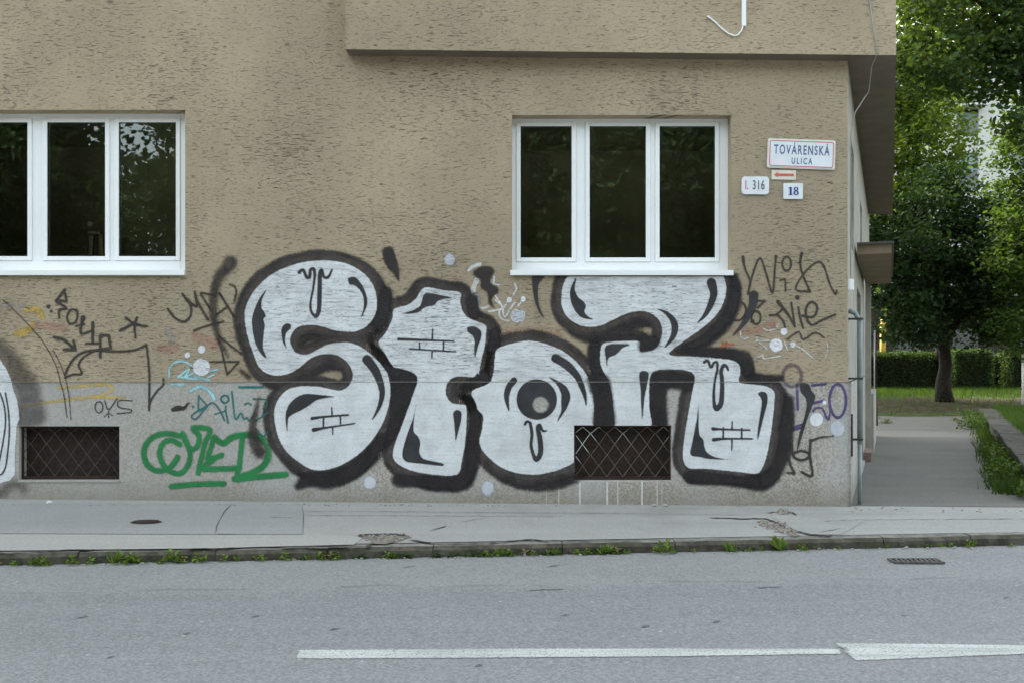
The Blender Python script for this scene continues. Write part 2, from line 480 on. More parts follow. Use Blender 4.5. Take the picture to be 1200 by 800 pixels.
# dark rooms behind the panes
def room(x0, x1, y0, y1, z0, z1, name='room'):
    m = MB()
    m.quad((x0, y1, z0), (x1, y1, z0), (x1, y1, z1), (x0, y1, z1))
    m.quad((x0, y0, z0), (x0, y1, z0), (x0, y1, z1), (x0, y0, z1))
    m.quad((x1, y0, z0), (x1, y0, z1), (x1, y1, z1), (x1, y1, z0))
    m.quad((x0, y0, z0), (x1, y0, z0), (x1, y1, z0), (x0, y1, z0))
    m.quad((x0, y0, z1), (x0, y1, z1), (x1, y1, z1), (x1, y0, z1))
    return m.build(name, DARKROOM, bld)
room(-7.0, -2.2, 0.26, 2.4, 1.5, 4.35)
room(-1.0, 3.2, 0.26, 2.4, 1.5, 4.3)

# windows
def FX(px): return (px - 600) / (F / 10.14)
def FZ(py): return CZ + (430 - py) / (F / 10.14)
def ring(m, x0, x1, z0, z1, w, y0, y1, wt=None, wb=None):
    wt = wt or w; wb = wb or w
    m.box(x0, x0 + w, y0, y1, z0, z1); m.box(x1 - w, x1, y0, y1, z0, z1)
    m.box(x0 + w, x1 - w, y0, y1, z1 - wt, z1); m.box(x0 + w, x1 - w, y0, y1, z0, z0 + wb)
GASKET = make_plain('dark_rubber_gasket', (0.03, 0.03, 0.03), 0.6)
def window(hole, panes, posts, ptop, pbot, sill_l, sill_r, label):
    x0, x1, z0, z1 = hole
    fm = MB()
    zt, zbm = FZ(ptop), FZ(pbot)
    sw = 0.046
    zl, zh = zbm - sw, zt + sw              # sash outer
    xs = [(FX(a) - sw, FX(b) + sw) for a, b in panes]
    fy0, fy1 = 0.150, 0.225
    # outer frame
    fm.box(x0, xs[0][0] - 0.0018, fy0, fy1, z0, z1)
    fm.box(xs[-1][1] + 0.0018, x1, fy0, fy1, z0, z1)
    fm.box(xs[0][0] - 0.0018, xs[-1][1] + 0.0018, fy0, fy1, zh + 0.0018, z1)
    fm.box(xs[0][0] - 0.0018, xs[-1][1] + 0.0018, fy0, fy1, z0, zl - 0.0018)
    for i in range(len(xs) - 1):
        fm.box(xs[i][1] + 0.0018, xs[i + 1][0] - 0.0018, fy0 + 0.003, fy1, zl - 0.0018, zh + 0.0018)
    w = fm.build('window', WHITE, bld, bevel=0.003)
    w['label'] = label
    for (a, b) in xs:
        s = MB(); ring(s, a, b, zl, zh, sw, 0.140, 0.215)
        s.build('sash', WHITE, w, bevel=0.004)
        gk = MB(); ring(gk, a + sw - 0.001, b - sw + 0.001, zl + sw - 0.001, zh - sw + 0.001, 0.006, 0.150, 0.17)
        gk.build('gasket', GASKET, w)
        MB().box(a + sw - 0.01, b - sw + 0.01, 0.160, 0.166, zl + sw - 0.01, zh - sw + 0.01).build('pane', GLASS, w)
    sl = MB()
    zs = CZ + (430 - 322.5) / (F / 9.96); 
    sl.box(sill_l, sill_r, -0.04, 0.149, zs, zs + 0.012)
    sl.box(sill_l, sill_r, -0.045, -0.028, zs - 0.002, zs + 0.052)
    sl.box(sill_l, sill_r, -0.028, 0.1492, zs + 0.012, zs + 0.050)
    sl.build('sill', WHITE, w, bevel=0.002)
    return w
window(WIN[1], [(610, 670), (691, 757), (773, 838)], None, 148, 302, WX(598), WX(858.5), 'three pane white window above the silver graffiti')
window(WIN[0], [(-28, 32), (55, 123), (139, 206)], None, 143.5, 300.5, WX(-48), WX(217.3), 'three pane white window cut by the left edge')

# side windows and door under the canopy
for (a, b, c, d) in SWIN:
    m = MB()
    mm = lambda x, y, z: SW(x, -0.14 - y, z)
    w_ = 0.06
    m.box(a, a + w_, 0, 0.06, c, d, mm); m.box(b - w_, b, 0, 0.06, c, d, mm)
    m.box(a + w_, b - w_, 0, 0.06, c, c + w_, mm); m.box(a + w_, b - w_, 0, 0.06, d - w_, d, mm)
    w = m.build('window', WHITE, bld)
    w['label'] = 'narrow white window in the side wall'
    MB().box(a + w_, b - w_, 0.02, 0.026, c + w_, d - w_, mm).build('pane', GLASS, w)
    MB().box(a - .1, b + .1, 0.14, 0.15, c - .1, d + .1, mm).build('blind', DARKROOM, w)
dm = MB()
mm = lambda x, y, z: SW(x, -0.1 - y, z)
dm.box(2.9, 4.6, 0.03, 0.09, -0.1, 2.55, mm)
door = dm.build('door', make_plain('grey_green_door_paint', (0.30, 0.35, 0.35), 0.5, 0.08), bld)
df = MB(); df.box(2.9, 3.0, 0, 0.03, -0.1, 2.55, mm); df.box(4.5, 4.6, 0, 0.03, -0.1, 2.55, mm); df.box(3.0, 4.5, 0, 0.03, 2.45, 2.55, mm); df.box(3.7, 3.78, 0, 0.03, -0.1, 2.45, mm)
df.build('door_frame', PIPE, door)
for t_ in (2.86, 4.58): MB().box(t_, t_ + 0.06, -0.22, 0.028, -0.4, PT - 0.002, SW).build('door_jamb', SIDEPLASTER, bld)
MB().box(2.92, 4.58, -0.20, 0.06, -0.4, 0.012, SW).build('threshold', CONC, bld)
MB().tube([SW(3.66, -0.06, 1.0), SW(3.66, -0.02, 1.0), SW(3.55, -0.02, 1.0)], 0.012).build('handle', DARKM, door)
MB().box(2.0, 6.3, 0.03, 0.44, 2.885, 3.0, SW).build('canopy', make_plain('brown_canopy_plaster', (0.26, 0.205, 0.14), 0.9, 0.12, 4.0, 0.2), bld)['label'] = 'flat brown canopy slab over the side entrance'
MB().box(1.95, 6.35, 0.03, 0.47, 3.003, 3.03, SW).build('canopy_edge', make_plain('dark_canopy_sheet', (0.09, 0.085, 0.08)), bld)
MB().box(6.1, 6.25, 0.03, 0.12, -0.3, 2.88, SW).build('entrance_screen', SIDEPLASTER, bld)
MB().box(6.3, 9.6, 0.03, 0.16, -0.3, 1.0, SW).build('side_ledge', SIDEPLASTER, bld)
st = MB().box(4.9, 5.7, 0.04, 0.15, -0.2, 0.10, SW)
st.build('entrance_step', make_plain('dull_red_brick', (0.24, 0.16, 0.14), 0.9, 0.2, 20.0, bumpd=0.004), bld)
# drainpipe near the corner, its brackets and box
dp = MB().tube([SW(0.2, 0.0, 2.06), SW(0.2, 0.07, 2.03), SW(0.2, 0.115, 1.95), SW(0.2, 0.115, 0.62)], 0.026, 12)
pipe = dp.build('drainpipe', PIPE, bld, smooth=True)
MB().tube([SW(0.2, 0.115, 0.615), SW(0.2, 0.115, -0.03)], 0.022, 12).build('lower_pipe', PIPE, pipe, smooth=True)
for z in (0.66, 1.32, 1.96):
    MB().box(0.16, 0.24, 0.0, 0.15, z, z + 0.02, SW).build('bracket', DARKM, pipe)
MB().box(0.02, 0.1, 0.032, 0.05, 0.5, 0.95, SW).build('slot_cover', RUST, bld)
MB().box(0.03, 0.10, 0.0, 0.06, WZ(340), WZ(327), SW).build('junction_box', WHITE, bld, bevel=0.004)

# plinth blocks below the right vent: proud blocks with white mortar between them
zb0, zb1 = -0.12, WZ(563.5)
MB().box(WX(640), WX(776), -0.0038, -0.001, zb0, zb1).build('mortar', MORTAR, bld)
cuts = [640, 654.8, 679.6, 711.5, 724, 752.3, 770, 776]
for a, b in zip(cuts, cuts[1:]):
    g0 = 0.008 if a in (679.6, 711.5, 752.3) else 0.004
    g1 = 0.008 if b in (679.6, 711.5, 752.3) else 0.004
    MB().box(WX(a) + g0, WX(b) - g1, -0.0048, -0.001, zb0, zb1 - 0.004).build('plinth_block', PLINTH, bld)

# basement vents with diamond wire grilles
WIREM = None
def make_wire():
    k = NT('rusty_wire')
    p = k.pos(); x, y, z = k.sep(p)
    dx = k.math('SUBTRACT', x, WX(631)); dz = k.math('SUBTRACT', z, WZ(482))
    r = k.math('SQRT', k.math('ADD', k.math('MULTIPLY', dx, dx), k.math('MULTIPLY', dz, dz)))
    ns = k.noise(p, 12.0, 3.0)
    m1 = k.step(k.math('ADD', r, k.math('MULTIPLY', ns, 0.12)), 0.78, 0.72)
    m2 = k.math('MULTIPLY', k.step(z, WZ(530), WZ(510)), k.step(k.noise(p, 4.0, 2.0), 0.45, 0.6))
    rgt = k.step(x, WX(715), WX(725))
    c = k.mix(k.noise(p, 30.0), (0.07, 0.045, 0.032), (0.19, 0.15, 0.12))
    c = k.mix(k.math('MULTIPLY', k.math('MULTIPLY', m2, rgt), 0.6), c, (0.5, 0.5, 0.48))
    c = k.mix(m1, c, (0.62, 0.64, 0.64))
    return k.fin(c, 0.6)
WIREM = make_wire()
WIRED = make_plain('dark_rusty_wire', (0.065, 0.05, 0.042), 0.7, 0.4, 20.0)
for vi, (a, b, c, d) in enumerate(VENT):
    v = MB()
    v.box(a, b, 0.055, 0.075, c, c + 0.035)
    v.box(a, b, 0.055, 0.075, d - 0.02, d)
    v.box(a, a + 0.02, 0.055, 0.075, c + 0.035, d - 0.02)
    v.box(b - 0.02, b, 0.055, 0.075, c + 0.035, d - 0.02)
    vent = v.build('basement_vent', RUST, bld)
    vent['label'] = 'rusty basement vent grille with bare dark wires at far left' if vi == 0 else 'rusty basement vent grille partly sprayed with silver paint'
    MB().box(a, b, 0.16, 0.2, c, d).build('back_plate', RUST, vent)
    x = a + 0.05; i = 0
    zz = [c + 0.035 + j * 0.1155 for j in range(6)]
    zz = [z for z in zz if z < d - 0.03] + [d - 0.02]
    while x < b - 0.02:
        pts = []
        for j, z in enumerate(zz):
            z = min(z, d - 0.02)
            off = 0.042 * (1 if (j + i) % 2 else -1) if True else 0
            pts.append((x + off + random.uniform(-.003, .003), 0.064 + (0.003 if i % 2 else -0.003), z))
        MB().tube(pts, 0.0042, 5).build('wire', WIREM if vi else WIRED, vent)
        x += 0.0865; i += 1
    if vi == 0: MB().box(a - 0.01, b + 0.01, -0.012, 0.02, c - 0.022, c - 0.001).build('sill', CONC, vent)

# ------------------------------------------------------------------ cables on the overhang
cb = MB()
yb = by - 0.012
def B(px, py): return ((px - 600) / (F / 9.79), yb, CZ + (430 - py) / (F / 9.79))
pts = [B(1014, -60), B(1019, 0), B(1022.5, 25), B(1026, 45), B(1027.4, 63)]
z_ = zb(3.8) - 0.012
pts += [(3.81, -0.17, z_), (3.85, 0.05, z_ - 0.03), (3.93, 0.35, z_ - 0.22), SW(0.30, 0.17, 4.40), SW(0.14, 0.07, 4.19), SW(0.10, 0.03, 3.95), SW(0.06, 0.025, 3.3), SW(0.06, 0.03, 2.4)]
tag(cb.tube(pts, 0.006, 6).build('cable', CABLE, None, smooth=True), 'thin grey cable hanging down the overhang corner and back to the side wall', 'cable')
MB2 = empty('cable_conduit', B(871.5, 15), 'short white cable conduit on the overhang with a loose curled cable end', 'conduit')
cx0 = (869.3 - 600) / (F / 9.79); cx1 = (874 - 600) / (F / 9.79)
MB().box(cx0, cx1, -0.225, -0.2, B(0, 31)[2], 8.6).build('channel', WHITE, MB2, bevel=0.002)
MB().tube([B(871, 29), B(869, 36), B(865, 41), B(861, 42.5), B(853, 39.5), B(845, 33), B(838, 26), B(831, 20.5), B(829, 19)], 0.008, 6).build('loose_cable', WHITE, MB2, smooth=True)

# ------------------------------------------------------------------ wooden trestle seen through the left window
ld = empty('stepladder', (-4.55, 0.5, 1.52), 'small wooden stepladder standing behind the left window pane', 'ladder')
def LP(px, py, d=0.55): return PX(px, py, CD + d)
for s0, s1 in (((104, 318), (107.5, 274)), ((120, 318), (117.5, 274))):
    a, b = LP(*s0, .62), LP(*s1, .72)
    MB().hexa([(a.x - .022, a.y, a.z), (a.x + .022, a.y, a.z), (a.x + .022, a.y + .04, a.z), (a.x - .022, a.y + .04, a.z), (b.x - .022, b.y, b.z), (b.x + .022, b.y, b.z), (b.x + .022, b.y + .04, b.z), (b.x - .022, b.y + .04, b.z)]).build('leg', WOOD, ld)
a = LP(112, 275, .72); MB().box(a.x - .07, a.x + .07, a.y - .05, a.y + .06, a.z, a.z + .03).build('top_step', WOOD, ld)

# ------------------------------------------------------------------ sprayed paint: each layer is one sheet hugging the wall
def catmull(pts, closed, sub=5):
    P = [np.array(p, float) for p in pts]
    n = len(P); out = []
    if n < 3: return [tuple(p) for p in P]
    rng_ = range(n if closed else n - 1)
    for i in rng_:
        if closed:
            p0, p1, p2, p3 = P[(i - 1) % n], P[i], P[(i + 1) % n], P[(i + 2) % n]
        else:
            p0, p1, p2, p3 = P[max(i - 1, 0)], P[i], P[i + 1], P[min(i + 2, n - 1)]
        l = np.linalg.norm(p2[:2] - p1[:2])
        m1 = (p2 - p0) / 2; m2 = (p3 - p1) / 2
        for m in (m1, m2):
            lm = np.linalg.norm(m[:2])
            if lm > l: m *= l / lm
        for t in np.linspace(0, 1, sub, endpoint=False):
            h = (2*t**3-3*t**2+1)*p1 + (t**3-2*t**2+t)*m1 + (-2*t**3+3*t**2)*p2 + (t**3-t**2)*m2
            out.append(tuple(h))
    if not closed: out.append(tuple(P[-1]))
    return out

def C(ox, oy, s):                        # measured crop -> photo pixel
    return lambda *pts: [(ox + p[0] / s, oy + p[1] / s) + tuple(p[2:]) for p in pts]
A = C(260, 280, 16/3); Bc = C(260, 430, 16/3); Cc = C(440, 290, 16/3); Dc = C(440, 430, 16/3); E = C(620, 290, 16/3)
Fc = C(620, 440, 16/3); Gc = C(780, 290, 16/3); H = C(780, 440, 16/3); I_ = C(0, 320, 20/3); J = C(0, 460, 20/3); K_ = C(160, 320, 20/3)
L = C(160, 440, 5.717); Mc = C(0, 380, 8); N_ = C(180, 380, 8); O_ = C(540, 310, 8.889); Q = C(860, 370, 8); W = C(850, 290, 5.714); V = C(920, 440, 5); U = C(240, 280, 5)

def poly(pts, smooth=True): return ('poly', [p[:2] for p in (catmull(pts, True, 4) if smooth else pts)])
def stroke(pts, r=1.0, smooth=True):
    q = [tuple(p) + (r,) if len(p) == 2 else tuple(p) for p in pts]
    return ('stroke', catmull(q, False, 4) if smooth else q)
def disc(c, r, ry=None): return ('disc', (c[0], c[1], r, ry or r))
def ell(c, rx, ry, w):                   # elliptic outline stroke
    return ('stroke', [(c[0] + rx * math.cos(t), c[1] + ry * math.sin(t), w) for t in np.linspace(0, 2 * math.pi, 28)])

def sdf(sh, X, Y):
    k, d = sh
    if k == 'disc':
        x, y, r, ry = d
        return r - np.hypot(X - x, (Y - y) * r / ry)
    if k == 'stroke':
        best = np.full(X.shape, -1e9)
        for (x0, y0, r0), (x1, y1, r1) in zip(d, d[1:]):
            dx, dy = x1 - x0, y1 - y0
            l2 = dx * dx + dy * dy + 1e-9
            t = np.clip(((X - x0) * dx + (Y - y0) * dy) / l2, 0, 1)
            best = np.maximum(best, r0 + (r1 - r0) * t - np.hypot(X - x0 - t * dx, Y - y0 - t * dy))
        return best
    if k == 'poly':
        dist = np.full(X.shape, 1e9); inside = np.zeros(X.shape, bool)
        n = len(d)
        for i in range(n):
            (x0, y0), (x1, y1) = d[i], d[(i + 1) % n]
            dx, dy = x1 - x0, y1 - y0
            l2 = dx * dx + dy * dy + 1e-9
            t = np.clip(((X - x0) * dx + (Y - y0) * dy) / l2, 0, 1)
            dist = np.minimum(dist, np.hypot(X - x0 - t * dx, Y - y0 - t * dy))
            cond = (y0 > Y) != (y1 > Y)
            xi = x0 + (Y - y0) * dx / (dy if abs(dy) > 1e-9 else 1e-9)
            inside ^= cond & (X < xi)
        return np.where(inside, dist, -dist)
    if k == 'grow':                      # shape widened by r and dragged along an offset
        base, r, offs = d
        best = np.full(X.shape, -1e9)
        for ox, oy in offs:
            best = np.maximum(best, sdf(base, X - ox, Y - oy) + r)
        return best
    if k == 'minus':
        a, b = d
        return np.minimum(sdf(a, X, Y), -sdf(b, X, Y))

def bounds(sh, pad):
    k, d = sh
    if k == 'disc': return d[0] - d[2] - pad, d[1] - d[3] - pad, d[0] + d[2] + pad, d[1] + d[3] + pad
    if k == 'stroke':
        r = max(p[2] for p in d) + pad
        return min(p[0] for p in d) - r, min(p[1] for p in d) - r, max(p[0] for p in d) + r, max(p[1] for p in d) + r
    if k == 'poly':
        return min(p[0] for p in d) - pad, min(p[1] for p in d) - pad, max(p[0] for p in d) + pad, max(p[1] for p in d) + pad
    if k == 'grow':
        b = bounds(d[0], pad + d[1]); ox = [o[0] for o in d[2]]; oy = [o[1] for o in d[2]]
        return b[0] + min(ox), b[1] + min(oy), b[2] + max(ox), b[3] + max(oy)
    if k == 'minus': return bounds(d[0], pad)

CUTS = [(673, 498, 787, 562.5), (22, 499, 140, 562), (598, 100, 858.5, 323.5), (-100, 100, 217.5, 323.5)]
def paint(name, shapes, mat, layer, parent=None, step=1.0, margin=3.0, clip=True):
    bs = [bounds(s, margin + step) for s in shapes]
    x0, y0 = min(b[0] for b in bs), min(b[1] for b in bs)
    x1, y1 = max(b[2] for b in bs), max(b[3] for b in bs)
    x1 = min(x1, 994.0 if y1 < 447 else 996.5); x0 = max(x0, -40)
    nx, ny = max(2, int(math.ceil((x1 - x0) / step)) + 1), int(math.ceil((y1 - y0) / step)) + 1
    gx = np.minimum(x0 + np.arange(nx) * step, x1); gy = y0 + np.arange(ny) * step
    X, Y = np.meshgrid(gx, gy)
    D = np.full(X.shape, -1e3)
    for s, b in zip(shapes, bs):
        i0, i1 = max(0, int((b[0] - x0) / step) - 1), min(nx, int((b[2] - x0) / step) + 3)
        j0, j1 = max(0, int((b[1] - y0) / step) - 1), min(ny, int((b[3] - y0) / step) + 3)
        if i1 <= i0 or j1 <= j0: continue
        D[j0:j1, i0:i1] = np.maximum(D[j0:j1, i0:i1], sdf(s, X[j0:j1, i0:i1], Y[j0:j1, i0:i1]))
    D = np.maximum(D, -30)
    keep = (np.maximum.reduce([D[:-1, :-1], D[1:, :-1], D[:-1, 1:], D[1:, 1:]]) > -margin)
    if clip:                             # the sheet stops at window and vent openings
        cx, cy = (X[:-1, :-1] + X[1:, 1:]) / 2, (Y[:-1, :-1] + Y[1:, 1:]) / 2
        for a, b, c, d in CUTS:
            keep &= ~((cx > a) & (cx < c) & (cy > b) & (cy < d))
    jj, ii = np.nonzero(keep)
    if len(jj) == 0: return None
    idx = np.arange(nx * ny).reshape(ny, nx)
    quads = np.stack([idx[jj + 1, ii], idx[jj + 1, ii + 1], idx[jj, ii + 1], idx[jj, ii]], 1)
    used, inv = np.unique(quads, return_inverse=True)
    quads = inv.reshape(-1, 4)
    co = np.stack([(X.ravel()[used] - 600) / 110.0, np.full(len(used), -0.005 - 0.0012 * layer), CZ + (430 - Y.ravel()[used]) / 110.0], 1)
    me = bpy.data.meshes.new(name)
    me.vertices.add(len(co)); me.vertices.foreach_set('co', co.ravel().astype(np.float32))
    me.loops.add(quads.size); me.loops.foreach_set('vertex_index', quads.ravel().astype(np.int32))
    me.polygons.add(len(quads)); me.polygons.foreach_set('loop_start', (np.arange(len(quads)) * 4).astype(np.int32))
    at = me.attributes.new('sd', 'FLOAT', 'POINT'); at.data.foreach_set('value', D.ravel()[used].astype(np.float32))
    me.update(calc_edges=True)
    return link_mesh(name, me, mat, parent)

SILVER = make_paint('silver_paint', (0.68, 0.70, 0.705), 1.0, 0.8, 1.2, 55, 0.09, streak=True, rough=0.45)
BLACK = make_paint('black_spray', (0.024, 0.020, 0.021), 0.94, 3.2, 2.0, 40, 0.2, patchy=0.12, wave=3.0)
GREYBLACK = make_paint('thin_black_spray', (0.056, 0.046, 0.044), 0.86, 2.6, 1.8, 40, 0.4, patchy=0.30, wave=3.0)
MARKB = make_paint('black_line_spray', (0.038, 0.037, 0.040), 0.93, 0.7, 0.6, 60, 0.25)
SOFTB = make_paint('soft_black_spray', (0.034, 0.026, 0.024), 0.93, 1.8, 1.8, 45, 0.2)
INK = make_paint('black_marker', (0.045, 0.038, 0.032), 0.9, 0.7, 0.7, 60, 0.2)
INKTHIN = make_paint('brown_marker', (0.042, 0.033, 0.025), 0.9, 0.7, 0.9, 60, 0.2, patchy=0.25)
GREEN = make_paint('green_spray', (0.018, 0.215, 0.062), 0.94, 1.6, 1.4, 45, 0.15, patchy=0.15)
TEAL = make_paint('teal_marker', (0.015, 0.16, 0.15), 0.95, 0.7, 0.8, 60, 0.2, patchy=0.12)
CYAN = make_paint('pale_cyan_spray', (0.38, 0.68, 0.72), 0.9, 0.9, 1.4, 60, 0.2, patchy=0.35)
WHITEP = make_paint('white_spray', (0.80, 0.81, 0.83), 0.97, 1.0, 1.2, 60, 0.1, patchy=0.25)
WHITETHIN = make_paint('thin_white_spray', (0.74, 0.73, 0.70), 0.9, 0.8, 1.2, 60, 0.1, patchy=0.4)
PALEDOT = make_paint('pale_lilac_spray', (0.62, 0.65, 0.70), 0.88, 1.6, 1.6, 40, 0.1, patchy=0.2)
PURPLE = make_paint('purple_marker', (0.085, 0.055, 0.19), 0.92, 0.8, 0.8, 60, 0.2, patchy=0.3)
MAUVE = make_paint('faded_purple_spray', (0.11, 0.075, 0.10), 0.7, 1.6, 1.6, 40, 0.2, patchy=0.4)
ORANGE = make_paint('orange_spray', (0.62, 0.13, 0.04), 0.8, 0.7, 1.0, 60, 0.2, patchy=0.3)
PINK = make_paint('faded_pink_spray', (0.50, 0.20, 0.15), 0.38, 3.0, 4.0, 22, 0.2, patchy=0.8)
YELLOW = make_paint('yellow_spray', (0.66, 0.45, 0.08), 0.72, 1.4, 2.0, 30, 0.2, patchy=0.6)
LILAC = make_paint('faded_lilac_spray', (0.42, 0.37, 0.42), 0.45, 3.0, 4.0, 22, 0.2, patchy=0.8)
SOFTBROWN = make_paint('thin_brown_black_spray', (0.040, 0.030, 0.026), 0.86, 3.4, 2.6, 40, 0.3, patchy=0.3)
SMOKE = make_paint('smoky_black_spray', (0.075, 0.063, 0.055), 0.6, 6.5, 5.0, 22, 0.3, patchy=0.3)

# --- the big silver piece
art = empty('graffiti', (WX(600), 0, WZ(560)), 'big silver bubble letter graffiti with black outlines across the wall', 'graffiti')
S_ = A((145,500),(150,430),(200,330),(290,240),(400,180),(520,145),(640,137),(760,150),(850,190),(920,250),(960,330),(970,420),(950,490),(900,550),(830,578),(760,578),(700,570),(620,545),(540,537),(470,555),(435,600),(430,650),(455,700),(500,722),(545,718),(600,690),(660,660),(740,647),(810,650),(880,680),(950,735),(1003,792)) \
   + Bc((1035,40),(1050,100),(1052,180),(1035,270),(1000,360),(950,440),(880,520),(800,580),(720,620),(640,640),(560,635),(480,590),(410,530),(360,450),(335,360),(330,260),(360,190),(420,135),(500,118),(600,120),(690,138),(740,145),(790,120),(820,60),(808,5)) \
   + A((770,755),(720,725),(640,718),(560,742),(490,798)) + Bc((430,35),(350,52),(290,40),(235,0)) + A((200,720),(160,600))
T_ = Cc((305,253),(420,268),(530,285),(530,340),(545,400),(580,440),(640,465),(690,490),(690,560),(682,620),(662,700),(645,790)) \
   + Dc((640,30),(615,60),(520,55),(465,78),(440,130),(445,180),(480,222),(540,232),(566,240),(570,330),(560,470),(540,580),(510,668),(350,668),(220,642),(140,602),(110,560),(118,490),(160,380),(200,270),(240,160),(262,90),(255,50),(215,25),(150,5)) \
   + Cc((112,742),(60,660),(20,595),(60,540),(105,450),(118,385),(200,362),(255,318))
O1 = Dc((738,20),(725,80),(690,110),(612,140),(600,165),(625,215),(645,270),(672,300),(668,380),(650,470),(690,545),(780,620),(870,655),(950,668),(1020,668),(1100,650)) \
   + Fc((100,610),(200,580),(280,540),(345,480),(380,400),(403,303),(405,200),(395,100),(365,5)) + E((320,740),(270,690),(200,640),(100,600),(0,580)) + Cc((960,580),(850,600),(775,625),(755,640),(745,700),(740,790))
R1 = E((255,178),(215,230),(203,300),(205,370),(235,430),(290,475),(360,495),(440,490),(510,460),(580,425),(650,403),(720,400),(780,425),(820,470),(832,530),(815,590),(780,635),(720,650),(693,645),(690,588),(600,585),(500,590),(460,602),(445,650),(447,730),(470,780)) \
   + Fc((485,10),(510,80),(525,170),(535,303),(535,330),(750,330),(750,200),(750,100),(752,20)) + E((765,783),(800,765),(860,760),(960,762),(1010,775)) \
   + Fc((1035,5),(1028,60),(1010,150),(975,350),(960,480),(967,540),(1000,575)) \
   + H((230,578),(350,588),(480,602),(570,610),(600,580),(630,500),(655,370),(670,250),(680,150),(675,95),(640,70),(560,55),(470,45),(455,20)) \
   + Gc((465,790),(460,735),(420,705),(330,692),(180,680),(20,666),(120,580),(220,510),(300,440),(350,370),(375,290),(375,230),(345,170))
def tear(pts): return stroke(pts)
drag = [(0, 0), (2.2, 2.5), (4.5, 5), (6.5, 7.5)]
